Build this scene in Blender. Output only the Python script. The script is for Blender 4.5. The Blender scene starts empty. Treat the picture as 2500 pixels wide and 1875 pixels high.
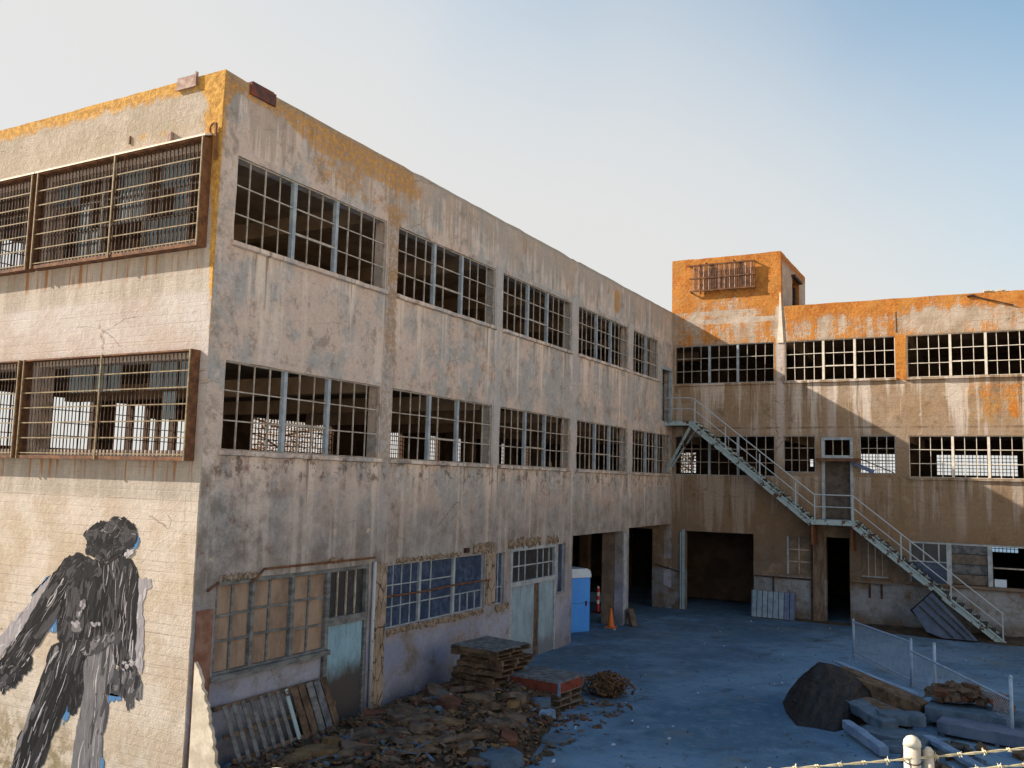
import bpy, bmesh, math, random
from mathutils import Vector, Matrix, noise as mnoise
R = math.radians
random.seed(7)
scene = bpy.context.scene
COL = scene.collection

# ------------------------------------------------------------------ camera
CAMPOS = Vector((13.099, -11.943, 5.5))
yaw, pit, rol = R(28.691), R(6.118), R(-1.451)
fwd = Vector((-math.sin(yaw), math.cos(yaw), 0)); rgt = Vector((math.cos(yaw), math.sin(yaw), 0)); upv = Vector((0, 0, 1))
f2 = fwd * math.cos(pit) + upv * math.sin(pit); u2 = upv * math.cos(pit) - fwd * math.sin(pit)
r3 = rgt * math.cos(rol) - u2 * math.sin(rol); u3 = u2 * math.cos(rol) + rgt * math.sin(rol)
cd = bpy.data.cameras.new('camera'); cam = bpy.data.objects.new('camera', cd); COL.objects.link(cam)
M = Matrix((r3, u3, -f2)).transposed().to_4x4(); M.translation = CAMPOS
cam.matrix_world = M
cd.sensor_width = 36; cd.lens = 36 * 2185.94 / 2500; cd.clip_end = 3000; cd.clip_start = .05
scene.camera = cam

# ------------------------------------------------------------------ node helpers
class S:
    """a shader socket with arithmetic"""
    def __init__(s, nt, sock): s.nt = nt; s.k = sock
    def _m(s, op, *a):
        n = s.nt.nodes.new('ShaderNodeMath'); n.operation = op
        for i, v in enumerate((s,) + a):
            if isinstance(v, S): s.nt.links.new(v.k, n.inputs[i])
            else: n.inputs[i].default_value = v
        return S(s.nt, n.outputs[0])
    def __add__(s, o): return s._m('ADD', o)
    __radd__ = __add__
    def __sub__(s, o): return s._m('SUBTRACT', o)
    def __rsub__(s, o): return (s * -1) + o
    def __mul__(s, o): return s._m('MULTIPLY', o)
    __rmul__ = __mul__
    def __truediv__(s, o): return s._m('DIVIDE', o)
    def abs(s): return s._m('ABSOLUTE')
    def gt(s, o): return s._m('GREATER_THAN', o)
    def lt(s, o): return s._m('LESS_THAN', o)
    def max(s, o): return s._m('MAXIMUM', o)
    def min(s, o): return s._m('MINIMUM', o)
    def clamp(s): return s.max(0.0).min(1.0)
    def frac(s): return s._m('FRACT')
    def ss(s, a, b):
        n = s.nt.nodes.new('ShaderNodeMapRange'); n.interpolation_type = 'SMOOTHSTEP'
        s.nt.links.new(s.k, n.inputs[0]); n.inputs[1].default_value = a; n.inputs[2].default_value = b
        return S(s.nt, n.outputs[0])
    def band(s, a, b, w): return s.ss(a - w, a + w) * (1 - s.ss(b - w, b + w))

class Mat:
    def __init__(s, name, rough=.9, spec=.2):
        s.m = bpy.data.materials.new(name); s.m.use_nodes = True; s.nt = s.m.node_tree
        s.b = s.nt.nodes['Principled BSDF']; s.b.inputs['Roughness'].default_value = rough
        s.b.inputs['Specular IOR Level'].default_value = spec
        g = s.nt.nodes.new('ShaderNodeNewGeometry'); s.P = g.outputs['Position']
        sp = s.nt.nodes.new('ShaderNodeSeparateXYZ'); s.nt.links.new(s.P, sp.inputs[0])
        s.x, s.y, s.z = (S(s.nt, sp.outputs[i]) for i in range(3))
        sn = s.nt.nodes.new('ShaderNodeSeparateXYZ'); s.nt.links.new(g.outputs['True Normal'], sn.inputs[0])
        s.nx, s.ny, s.nz = (S(s.nt, sn.outputs[i]) for i in range(3))
    def vec(s, a, b, c):
        n = s.nt.nodes.new('ShaderNodeCombineXYZ')
        for i, v in enumerate((a, b, c)):
            if isinstance(v, S): s.nt.links.new(v.k, n.inputs[i])
            else: n.inputs[i].default_value = v
        return n.outputs[0]
    def noise(s, scale, detail=4, rough=.6, vec=None, dist=0):
        n = s.nt.nodes.new('ShaderNodeTexNoise'); s.nt.links.new(vec or s.P, n.inputs['Vector'])
        n.inputs['Scale'].default_value = scale; n.inputs['Detail'].default_value = detail
        n.inputs['Roughness'].default_value = rough; n.inputs['Distortion'].default_value = dist
        return S(s.nt, n.outputs[0])
    def vor(s, scale, vec=None, feature='DISTANCE_TO_EDGE'):
        n = s.nt.nodes.new('ShaderNodeTexVoronoi'); n.feature = feature; s.nt.links.new(vec or s.P, n.inputs['Vector'])
        n.inputs['Scale'].default_value = scale
        return S(s.nt, n.outputs['Distance'])
    def mix(s, f, a, b, blend='MIX'):
        n = s.nt.nodes.new('ShaderNodeMix'); n.data_type = 'RGBA'; n.blend_type = blend; n.clamp_factor = True
        for idx, v in ((0, f), (6, a), (7, b)):
            if isinstance(v, S): s.nt.links.new(v.k, n.inputs[idx])
            elif isinstance(v, tuple): n.inputs[idx].default_value = (*v, 1)
            elif isinstance(v, (int, float)): n.inputs[idx].default_value = v
            else: s.nt.links.new(v, n.inputs[idx])
        return n.outputs[2]
    def out(s, col, bump=None, strength=.5, dist=.02, rough=None, alpha=None):
        if isinstance(col, tuple): s.b.inputs['Base Color'].default_value = (*col, 1)
        else: s.nt.links.new(col, s.b.inputs['Base Color'])
        if rough is not None: s.nt.links.new(rough.k, s.b.inputs['Roughness'])
        if alpha is not None: s.b.inputs['Alpha'].default_value = alpha
        if bump is not None:
            n = s.nt.nodes.new('ShaderNodeBump'); n.inputs['Strength'].default_value = strength; n.inputs['Distance'].default_value = dist
            s.nt.links.new(bump.k, n.inputs['Height']); s.nt.links.new(n.outputs[0], s.b.inputs['Normal'])
        return s.m

# ------------------------------------------------------------------ sky, sun, exposure
SUN = Vector((-1.647, -.526, 1)).normalized()          # towards the sun, 30 degrees up
w = bpy.data.worlds.new('World'); scene.world = w; w.use_nodes = True
nt = w.node_tree; bg = nt.nodes['Background']
sk = nt.nodes.new('ShaderNodeTexSky'); sk.sky_type = 'NISHITA'; sk.sun_disc = False
sk.sun_elevation = R(30); sk.sun_rotation = math.atan2(SUN.x, SUN.y); sk.dust_density = 2.0; sk.air_density = 1.0; sk.ozone_density = 1.0
tc = nt.nodes.new('ShaderNodeTexCoord'); sp = nt.nodes.new('ShaderNodeSeparateXYZ'); nt.links.new(tc.outputs['Generated'], sp.inputs[0])
X, Y, Z = (S(nt, sp.outputs[i]) for i in range(3))
nz = nt.nodes.new('ShaderNodeTexNoise'); nz.inputs['Scale'].default_value = 2.2; nz.inputs['Detail'].default_value = 3; nt.links.new(tc.outputs['Generated'], nz.inputs['Vector'])
sunside = X * SUN.x + Y * SUN.y
# thin haze veil: thickest towards the horizon and the sun side, thinning out overhead away from the sun
veil = ((.45 - Z) * 1.5 + sunside * .70 + (S(nt, nz.outputs[0]) - .5) * .30 + .15).ss(-.20, .50)
mx = nt.nodes.new('ShaderNodeMix'); mx.data_type = 'RGBA'; mx.clamp_factor = True
tn = nt.nodes.new('ShaderNodeMix'); tn.data_type = 'RGBA'; tn.blend_type = 'MULTIPLY'; tn.inputs[0].default_value = 1; tn.inputs[7].default_value = (.90, 1.11, 1.05, 1); nt.links.new(sk.outputs[0], tn.inputs[6])
nt.links.new((veil * .95).k, mx.inputs[0]); nt.links.new(tn.outputs[2], mx.inputs[6]); mx.inputs[7].default_value = (3.66, 3.60, 3.50, 1)
nt.links.new(mx.outputs[2], bg.inputs['Color']); bg.inputs['Strength'].default_value = .092
sl = bpy.data.lights.new('sun', 'SUN'); sl.energy = 5.0; sl.angle = R(.5); sl.color = (1, .89, .74)
so = bpy.data.objects.new('sun', sl); COL.objects.link(so); so.rotation_euler = SUN.to_track_quat('Z', 'Y').to_euler(); so.location = (-40, -20, 40)
scene.view_settings.view_transform = 'Standard'; scene.view_settings.look = 'None'
scene.view_settings.gamma = 1; scene.view_settings.use_curve_mapping = False
scene.view_settings.exposure = 1.24
scene.cycles.use_denoising = True
scene.cycles.max_bounces = 8; scene.cycles.diffuse_bounces = 5

# ------------------------------------------------------------------ building blocks
WM = {}                                                # world matrix of every object made here
class MB:
    def __init__(s): s.v = []; s.f = []; s.mi = []
    def quad(s, a, b, c, d, m=0):
        i = len(s.v); s.v += [tuple(a), tuple(b), tuple(c), tuple(d)]; s.f.append((i, i + 1, i + 2, i + 3)); s.mi.append(m)
    def box(s, a, b, m=0, mat=None):
        x0, x1 = sorted((a[0], b[0])); y0, y1 = sorted((a[1], b[1])); z0, z1 = sorted((a[2], b[2])); i = len(s.v)
        vs = [(x0, y0, z0), (x1, y0, z0), (x1, y1, z0), (x0, y1, z0), (x0, y0, z1), (x1, y0, z1), (x1, y1, z1), (x0, y1, z1)]
        if mat: vs = [tuple(mat @ Vector(v)) for v in vs]
        s.v += vs
        for q in ((0, 3, 2, 1), (4, 5, 6, 7), (0, 1, 5, 4), (1, 2, 6, 5), (2, 3, 7, 6), (3, 0, 4, 7)):
            s.f.append(tuple(i + k for k in q)); s.mi.append(m)
        return s
    def tube(s, pts, r, n=8, m=0, cap=True):
        pts = [Vector(p) for p in pts]; rs = r if isinstance(r, (list, tuple)) else [r] * len(pts); i0 = len(s.v)
        for k, p in enumerate(pts):
            d = (pts[min(k + 1, len(pts) - 1)] - pts[max(k - 1, 0)]).normalized()
            a = d.cross(Vector((0, 0, 1)) if abs(d.z) < .9 else Vector((1, 0, 0))).normalized(); b = d.cross(a)
            for j in range(n):
                t = 2 * math.pi * j / n; s.v.append(tuple(p + (a * math.cos(t) + b * math.sin(t)) * rs[k]))
        for k in range(len(pts) - 1):
            for j in range(n):
                s.f.append((i0 + k * n + j, i0 + k * n + (j + 1) % n, i0 + (k + 1) * n + (j + 1) % n, i0 + (k + 1) * n + j)); s.mi.append(m)
        if cap:
            s.f.append(tuple(i0 + j for j in range(n))); s.mi.append(m)
            s.f.append(tuple(i0 + (len(pts) - 1) * n + j for j in reversed(range(n)))); s.mi.append(m)
        return s
    def beam(s, p, q, w_, h_, m=0, up=Vector((0, 0, 1))):
        p, q = Vector(p), Vector(q); d = (q - p); L_ = d.length; d.normalize()
        sd = d.cross(up).normalized(); u_ = sd.cross(d)
        mt = Matrix((d, sd, u_)).transposed().to_4x4(); mt.translation = p
        return s.box((0, -w_ / 2, -h_ / 2), (L_, w_ / 2, h_ / 2), m, mt)
    def prism(s, pts, off, m=0):
        """polygon pts (3D) extruded by vector off"""
        n = len(pts); i = len(s.v); off = Vector(off)
        s.v += [tuple(p) for p in pts] + [tuple(Vector(p) + off) for p in pts]
        s.f.append(tuple(i + k for k in range(n))); s.f.append(tuple(i + n + k for k in reversed(range(n)))); s.mi += [m, m]
        for k in range(n):
            s.f.append((i + k, i + n + k, i + n + (k + 1) % n, i + (k + 1) % n)); s.mi.append(m)
        return s
    def mesh(s, name, mats, smooth=False):
        me = bpy.data.meshes.new(name); me.from_pydata(s.v, [], s.f)
        for m in (mats if isinstance(mats, (list, tuple)) else [mats]): me.materials.append(m)
        me.polygons.foreach_set('material_index', s.mi)
        bm = bmesh.new(); bm.from_mesh(me); bmesh.ops.recalc_face_normals(bm, faces=bm.faces); bm.to_mesh(me); bm.free()
        if smooth: me.polygons.foreach_set('use_smooth', [True] * len(me.polygons))
        me.update(); return me
def link(name, data, parent=None, mat=None, **kw):
    o = bpy.data.objects.new(name, data); COL.objects.link(o)
    wm = mat or Matrix.Identity(4)
    if parent is not None:
        o.parent = parent; o.matrix_basis = WM[parent].inverted() @ wm
    else: o.matrix_basis = wm
    WM[o] = wm
    for k, v in kw.items(): o[k] = v
    return o
def thing(name, label, cat, loc=(0, 0, 0), rz=0, group=None):
    o = link(name, None, None, Matrix.Translation(loc) @ Matrix.Rotation(rz, 4, 'Z')); o['label'] = label; o['category'] = cat
    if group: o['group'] = group
    return o
def tag(o, label, cat, group=None):
    o['label'] = label; o['category'] = cat
    if group: o['group'] = group
    return o
def build(mb, name, mats, parent=None, mat=None, smooth=False, local=False, **kw):
    """mesh given in world coordinates (or in the parent's when local)"""
    wm = WM[parent].copy() if (parent is not None) else Matrix.Identity(4)
    if mat is not None: wm = mat
    elif parent is not None and not local:
        inv = wm.inverted(); mb.v = [tuple(inv @ Vector(v)) for v in mb.v]
    return link(name, mb.mesh(name, mats, smooth), parent, wm, **kw)
UB = {}
def bar(name, m, parent, c, size, rot=None, **kw):
    """a box sharing one unit cube per material; c centre, size full extents"""
    if m.name not in UB: UB[m.name] = MB().box((-.5, -.5, -.5), (.5, .5, .5)).mesh('bar_' + m.name, m)
    wm = Matrix.Translation(c) @ (rot.to_4x4() if rot else Matrix.Identity(4)) @ Matrix.Diagonal((*size, 1))
    o = bpy.data.objects.new(name, UB[m.name]); COL.objects.link(o); o.parent = parent
    o.matrix_basis = WM[parent].inverted() @ wm; WM[o] = wm
    for k, v in kw.items(): o[k] = v
    return o
def copy_tree(o, parent=None, mat=None):
    c = o.copy(); COL.objects.link(c)
    if parent is not None: c.parent = parent
    if mat is not None: c.matrix_basis = mat; WM[c] = mat
    for ch in list(o.children): copy_tree(ch, c)
    return c
def set_origin_base(o):
    """move a single-mesh thing's origin to the base of its mesh"""
    vs = [v.co for v in o.data.vertices]
    b = Vector((sum(v.x for v in vs) / len(vs), sum(v.y for v in vs) / len(vs), min(v.z for v in vs)))
    o.data.transform(Matrix.Translation(-b)); o.matrix_basis = Matrix.Translation(b); WM[o] = o.matrix_basis.copy()
    return o
def solo(mb, name, mats, label, cat, group=None, smooth=False):
    return set_origin_base(tag(build(mb, name, mats, smooth=smooth), label, cat, group))

# ------------------------------------------------------------------ materials
def concrete_long():
    t = Mat('board_marked_concrete', .93, .15)
    end = t.y.lt(.03)                                   # the gable end, else the long courtyard wall
    u = t.x * end + t.y * (1 - end)
    z = t.z
    big = t.noise(.42, 5, .62); mid = t.noise(1.5, 6, .68); fine = t.noise(8, 5, .72); grit = t.noise(34, 3, .7)
    blot = t.noise(.9, 7, .7, t.vec(u, z * .8, 21.0))
    streak = t.noise(1, 5, .65, t.vec(u * 2.6, z * .14, 3.3)); streak2 = t.noise(1, 4, .65, t.vec(u * 6.0, z * .2, 11.0)); wide = t.noise(1, 3, .55, t.vec(u * 1.1, z * .1, 31.0))
    lev = z + (fine - .5) * .03
    bline = ((lev * (1 / .19)).frac() - .5).abs().ss(.40, .49); bn = t.noise(1, 3, .6, t.vec(u * .5, (z * (1 / .19))._m('FLOOR') * 3.7, 0))
    # long wall: mauve tan and cold grey patches, lime runs and dirty runs under each sill
    sh = t.noise(1.15, 9, .78, t.vec(u, z * .75, 61.0))
    c = t.mix((blot * .55 + sh * .35 + big * .2 + u.ss(4, 12) * .045).ss(.535, .605), (0.505, 0.405, 0.355), (0.345, 0.333, 0.328))
    c = t.mix((mid * .6 + sh * .4).ss(.53, .61) * .65, c, (0.590, 0.494, 0.470))
    c = t.mix((mid * .6 + sh * .4).ss(.465, .40) * .75, c, (0.248, 0.200, 0.176))
    c = t.mix(t.noise(2.6, 9, .8).ss(.55, .61) * .6, c, (0.230, 0.178, 0.147))
    c = t.mix(t.noise(1.3, 8, .8, t.vec(u, z * .7, 55.0)).ss(.56, .61) * u.ss(3, 8) * .6, c, (0.297, 0.191, 0.119))
    c = t.mix(t.noise(11, 5, .85).ss(.59, .65) * .6, c, (0.171, 0.138, 0.119))
    c = t.mix(t.noise(6, 6, .85).ss(.62, .66) * .45, c, (0.594, 0.516, 0.494))
    pier = u.band(5.46, 5.84, .02) + u.band(10.90, 11.24, .02) + u.band(16.32, 16.80, .02) + u.band(21.76, 22.22, .02)
    c = t.mix(pier * z.band(3.8, 12.0, .1) * (.25 + sh * .5), c, (0.396, 0.378, 0.394))
    edge = (u.band(5.44, 5.47, .012) + u.band(10.885, 10.91, .012) + u.band(16.31, 16.335, .012) + u.band(21.75, 21.775, .012)) * z.band(3.8, 12.9, .1)
    c = t.mix(edge * sh.ss(.42, .52) * .6, c, (0.144, 0.116, 0.104))
    us = z.band(8.2, 10.05, .35) + z.band(4.3, 5.95, .3) + z.band(11.9, 13.3, .1) * .35
    d1 = (z * -1 + 10.02); d2 = (z * -1 + 5.93); dd = d1 * z.gt(7.7) + d2 * z.lt(5.95) + (z * -1 + 13.3) * z.gt(10.1) * 1.2
    on = z.band(7.75, 10.03, .02) + 1 - z.ss(5.92, 5.95) + z.band(11.9, 13.4, .05) * .5
    c = t.mix(on * ((streak * .5 + wide * .5) - .50 - dd * .035 + mid * .06).ss(0, .10) * .8, c, (.68, .56, .485))
    c = t.mix(on * (streak2 * .6 + wide * .4 - .53 - dd * .05 + (fine - .5) * .1).ss(0, .07) * .8, c, (.17, .14, .115))
    c = t.mix(on * (streak * .4 + streak2 * .6 - .56 - dd * .02).ss(0, .06) * .5, c, (.36, .27, .18))
    low = 1 - z.ss(3.6, 6.2)
    c = t.mix(low * .85, c, t.mix((mid * .6 + blot * .4).ss(.40, .60), (.15, .135, .13), (.285, .268, .265)))
    c = t.mix(low * streak.ss(.52, .62) * .45 * z.band(2.4, 5.8, .8), c, (.50, .435, .40))
    tint = (1 - z.ss(1.45, 1.75)).max((1 - z.ss(1.6, 3.6)) * .5)  # blue skylight tint of the lower wall put into its colour
    c = t.mix(tint * (mid * .5 + blot * .5).ss(.38, .52) * .9, c, t.mix(big.ss(.4, .6), (.20, .23, .34), (.285, .31, .41)))
    foot_dark = (1 - z.ss(.1, .85)) * mid.ss(.35, .6)  # mottled darker blend towards the foot of the wall
    c = t.mix(foot_dark * .7, c, (.085, .09, .12))
    flake = z.band(3.7, 4.4, .3) * t.noise(2.4, 7, .78).ss(.60, .66)
    c = t.mix(flake * .8, c, (.66, .48, .36))
    soot = (1 - u.ss(.8, 4.2)) * z.band(3.6, 5.9, .5) * t.noise(1.6, 7, .75).ss(.44, .60)
    c = t.mix(soot * .55, c, (.11, .092, .085)); c = t.mix(soot * t.noise(2.1, 3).ss(.58, .64) * .7, c, (.17, .06, .045))
    c = t.mix(z.band(5.35, 5.95, .15) * t.noise(2.8, 7, .78).ss(.51, .60) * .8, c, (.12, .085, .07))
    c = t.mix((1 - u.ss(.1, .6)) * t.noise(2.5, 6, .75).ss(.45, .62) * .6, c, (.20, .175, .14))
    # orange lichen on the parapet, above the first window and down the pier beside it
    ln = t.noise(1.5, 8, .74, t.vec(u * 1.3, z, 2.0)) * .55 + t.noise(7, 5, .75) * .45
    lz = z.ss(12.55, 13.25) * (1 - u.ss(5.5, 8)) * .62 + z.band(11.75, 13, .35) * u.band(2.0, 7.5, .9) * .43 + u.band(5.45, 5.98, .1) * z.band(8.2, 11.8, .6) * .46
    lz = lz + u.band(20.15, 20.75, .18) * z.band(12.1, 13.05, .25) * .8 + (1 - u.ss(.02, .35)) * z.ss(7.5, 13) * .55
    lich = (lz + ln - .925).ss(-.05, .10) * (grit * .5 + fine * .5 - .44).ss(-.05, .09)
    c = t.mix(lich * .9, c, t.mix(fine.ss(.35, .65), (.33, .15, .028), (.54, .275, .065)))
    rough_pier = u.band(5.45, 5.98, .1) * z.band(5.5, 12.2, .5)
    c = t.mix(rough_pier * fine.ss(.42, .58) * .65, c, (.22, .165, .11))
    c = t.mix(z.ss(13.18, 13.3) * .5, c, (.25, .23, .20))
    # gable end
    e = t.mix((big * .5 + blot * .5).ss(.40, .60), (0.360, 0.302, 0.274), (0.424, 0.383, 0.371))
    e = t.mix(mid.ss(.50, .70) * .55, e, (0.321, 0.250, 0.196))
    e = t.mix(fine.ss(.55, .72) * .4, e, (0.450, 0.417, 0.418))
    e = t.mix((1 - z.ss(3.5, 7.5)) * .5, e, t.mix(blot.ss(.42, .58), (0.422, 0.319, 0.198), (0.514, 0.417, 0.307)))
    e = t.mix(bline * bn.ss(.42, .68) * .5, e, (0.218, 0.174, 0.144))
    topz = z.ss(11.9, 12.3)
    e = t.mix(topz * .85, e, t.mix((mid * .5 + blot * .5).ss(.42, .6), (0.281, 0.238, 0.182), (0.365, 0.310, 0.263)))
    e = t.mix((z.band(8.95, 9.8, .12) + z.band(4.95, 5.7, .12)) * .8, e, t.mix(streak.ss(.42, .6), (0.281, 0.241, 0.202), (0.379, 0.331, 0.286)))
    rust = (z.band(9.35, 9.86, .12) + z.band(5.3, 5.76, .12)) * streak2.ss(.54, .60)
    e = t.mix(rust * .85, e, (.28, .11, .03))
    el = z.ss(12.6, 13.25) * .50 + u.ss(-.8, -.15) * z.ss(8.0, 12) * .52 + u.ss(-.22, 0) * z.ss(1, 9) * .36 + u.band(-3.4, -.5, .6) * z.band(11.9, 12.6, .3) * .34
    elich = (el + ln - .86).ss(-.05, .12)
    e = t.mix(elich * .92, e, t.mix(fine.ss(.35, .65), (.32, .155, .022), (.50, .275, .055)))
    moss = (1 - z.ss(-.6, 1.5)) * (1 - u.ss(-4.0, -1.0) * .8) * t.noise(2.2, 7, .75).ss(.43, .58)
    e = t.mix(moss * .9, e, (.15, .11, .045))
    pock = t.noise(4.5, 5, .85, t.vec(u, z * 3.0, 0)).ss(.64, .70)
    e = t.mix(pock * .6, e, (.22, .15, .10))
    e = t.mix(t.noise(1, 5, .8, t.vec(u * 1.2, z * 9, 8)).ss(.62, .68) * z.band(8.0, 8.7, .2) * .6, e, (.24, .18, .13))
    e = t.mix(((z * (1 / .62)).frac() - .5).abs().ss(.485, .497) * t.noise(.8, 2).ss(.45, .55) * .6, e, (.25, .17, .12))
    cr = t.vor(.40, t.vec(u + mid * .8, z * 1.6 + big * 1.5, 0)).lt(.004) * t.noise(.5, 2).ss(.54, .60)
    col = t.mix(end, c, e)
    col = t.mix(cr * .6, col, (.12, .095, .08))
    col = t.mix(.5, col, t.mix(grit, (.25, .25, .25), (.80, .80, .80)), 'OVERLAY')
    col = t.mix(.5, col, t.mix(fine, (.25, .25, .25), (.78, .78, .78)), 'OVERLAY')
    h = mid * .5 + fine * .6 + grit * .35 - bline * .12 * bn - pock * .7 * end + lich * .4 * fine
    return t.out(col, h, .75, .035)
def concrete_rear():
    t = Mat('lichened_concrete', .93, .15)
    u = t.x; z = t.z
    big = t.noise(.5, 5, .62); mid = t.noise(1.5, 6, .68); fine = t.noise(8, 5, .72); grit = t.noise(34, 3, .7); blot = t.noise(.9, 7, .7, t.vec(u, z * .8, 21.0))
    streak = t.noise(1, 5, .65, t.vec(u * 2.2, z * .11, 3.3)); streak2 = t.noise(1, 4, .65, t.vec(u * 5.0, z * .16, 11.0)); wide_ = t.noise(1, 3, .55, t.vec(u * 1.0, z * .08, 31.0))
    lev = z + (fine - .5) * .03
    bline = ((lev * (1 / .2)).frac() - .5).abs().ss(.41, .49); bn = t.noise(1, 3, .6, t.vec(u * .45, (z * (1 / .2))._m('FLOOR') * 3.7, 0))
    c = t.mix((big * .5 + blot * .5).ss(.40, .60), (0.277, 0.184, 0.112), (0.308, 0.231, 0.171))
    c = t.mix(mid.ss(.47, .70) * .65, c, (0.200, 0.130, 0.075))
    c = t.mix((z.band(7.6, 10.05, .3) + z.band(4.4, 6.05, .3)) * streak.ss(.52, .62) * .8, c, (0.431, 0.370, 0.334))
    c = t.mix((z.band(8.4, 10.05, .4) + z.band(4.2, 6.0, .4)) * streak2.ss(.54, .66) * .6, c, (0.130, 0.090, 0.058))
    c = t.mix(z.band(8.1, 9.9, .3) * u.ss(10.5, 12.5) * blot.ss(.46, .6) * .7, c, (0.337, 0.184, 0.052))
    pil = (u.band(4.66, 5.0, .08) + u.band(14.3, 14.6, .08)) * z.band(6.5, 13.2, .5) + (u.band(6.75, 7.05, .1) + u.band(11.5, 11.85, .1)) * z.band(3.8, 9.8, .6) * .8
    c = t.mix(pil * (.35 + streak * .4 + mid * .5).min(1.0), c, (0.462, 0.398, 0.375))
    low_shade = 1 - z.ss(2.2, 4.2)
    c = t.mix(low_shade * .75, c, t.mix((mid * .5 + blot * .5).ss(.40, .60), (0.100, 0.082, 0.072), (0.180, 0.164, 0.160)))  # lower wall darkened, yard shade put into the concrete colour
    tint = 1 - z.ss(1.6, 1.85)  # blue band standing in for cool skylight on the lower wall
    c = t.mix(tint * (mid * .5 + blot * .5).ss(.40, .52) * .85, c, t.mix(big.ss(.4, .6), (0.167, 0.209, 0.269), (0.228, 0.278, 0.345)))
    c = t.mix((1 - z.ss(.2, .75)) * mid.ss(.38, .55) * .85, c, (0.080, 0.058, 0.042))
    sh = t.noise(1.05, 9, .78, t.vec(u, z * .7, 61.0))
    c = t.mix((mid * .5 + sh * .5).ss(.53, .60) * .55, c, (.43, .34, .255))
    c = t.mix((mid * .5 + sh * .5).ss(.46, .40) * .65, c, (.155, .105, .065))
    c = t.mix(t.noise(9, 6, .85).ss(.60, .66) * .5, c, (.13, .09, .06)); c = t.mix(t.noise(5, 7, .85).ss(.62, .66) * .4, c, (.50, .42, .35))
    d1 = z * -1 + 10.02; d2 = z * -1 + 5.98; dd = d1 * z.gt(7.75) + d2 * z.lt(6.0)
    on = z.band(7.75, 10.03, .02) + (1 - z.ss(5.95, 5.99)) * z.ss(2.5, 3.6)
    c = t.mix(on * (streak * .6 + wide_ * .4 - .50 - dd * .03 + mid * .05).ss(0, .07) * .75, c, (.52, .445, .385))
    c = t.mix(on * (streak2 * .6 + wide_ * .4 - .545 - dd * .04).ss(0, .06) * .7, c, (.12, .08, .05))
    c = t.mix((1 - z.ss(5.2, 9.5)) * .35, c, (.12, .083, .055))  # brown darkening downwards, painted in place of deeper shade
    c = t.mix(tint * (mid * .4 + sh * .6).ss(.40, .54) * .85, c, t.mix(big.ss(.4, .6), (.185, .225, .275), (.27, .31, .36)))  # skylight blue laid over the darkened wall again
    c = t.mix((1 - z.ss(.15, .8)) * sh.ss(.42, .56) * .85, c, (.085, .062, .045))
    lv = t.noise(1, 6, .70, t.vec(u * 2.0, z * .16, 7.7)); lb = t.noise(1.3, 9, .80, t.vec(u, z, 13.0)); ls = lv * .38 + lb * .37 + t.noise(8, 6, .8) * .25
    tow = u.lt(4.9) * z.gt(13.3)
    lz = z.ss(11.55, 11.8) * .36 + u.band(9.42, 9.85, .05) * z.band(9.9, 11.7, .1) * .6 + tow * .07 + z.ss(14.3, 15.2) * .06 + u.ss(3.6, 4.8) * z.band(12.8, 15.2, .3) * .12 + u.band(4.45, 4.68, .04) * z.band(10.2, 11.8, .2) * .5
    lz = lz - pil * .7 - u.band(1.0, 4.7, .6) * z.band(12.74, 12.9, .06) * .30 - z.band(13.0, 14.0, .4) * u.band(1.4, 3.4, .7) * .08 - u.band(9.9, 12.6, .7) * z.band(11.9, 13.3, .3) * .07 + u.ss(10.5, 12.5) * z.band(8.2, 9.9, .3) * .36
    lich = (lz + ls - .845).ss(-.02, .05)
    c = t.mix(z.ss(11.6, 11.9) * .8, c, t.mix((mid * .5 + sh * .5).ss(.43, .57), (.34, .265, .20), (.46, .385, .325)))
    c = t.mix(lich * .95, c, t.mix((fine * .4 + lb * .6).ss(.40, .60), t.mix(sh.ss(.45, .55), (.30, .088, .012), (.38, .165, .032)), (.46, .18, .032)))
    c = t.mix(t.x.gt(4.86) * t.y.gt(27.6) * z.gt(13.3) * (1 - z.ss(15.2, 15.6)) * .8, c, t.mix(mid.ss(.4, .6), (.36, .30, .26), (.46, .38, .32)))
    c = t.mix((1 - z.ss(3.5, 9.5)) * .5 * (blot * .6 + streak * .4).ss(.36, .56) * .6, c, (.13, .088, .056))  # blotchy brown, more painted shade towards the bottom
    c = t.mix(bline * bn.ss(.42, .68) * .5, c, (.15, .10, .065))
    c = t.mix(z.band(7.98, 8.06, .02) * t.noise(1.5, 2).ss(.4, .6) * .7, c, (.12, .075, .05))
    cr = t.vor(.4, t.vec(u + mid * .8, z * 1.6 + big * 1.5, 0)).lt(.004) * t.noise(.5, 2).ss(.54, .60)
    c = t.mix(cr * .6, c, (.09, .06, .045))
    c = t.mix(.5, c, t.mix(grit, (.25, .25, .25), (.80, .80, .80)), 'OVERLAY')
    c = t.mix(.5, c, t.mix(fine, (.25, .25, .25), (.78, .78, .78)), 'OVERLAY')
    return t.out(c, mid * .5 + fine * .6 + grit * .35 - bline * .14 * bn + lich * fine * .5, .75, .035)
def simple(name, a, b, scale=3, rough=.8, bump=.3, stretch=(1, 1, 1), lo=.35, hi=.65, spec=.2, detail=5):
    t = Mat(name, rough, spec); v = t.vec(t.x * stretch[0], t.y * stretch[1], t.z * stretch[2])
    n = t.noise(scale, detail, .65, v); f = t.noise(scale * 6, 3, .7, v)
    c = t.mix(n.ss(lo, hi), a, b); c = t.mix(.35, c, t.mix(f, (.3, .3, .3), (.72, .72, .72)), 'OVERLAY')
    return t.out(c, n * .6 + f * .4, bump, .01)
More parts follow.
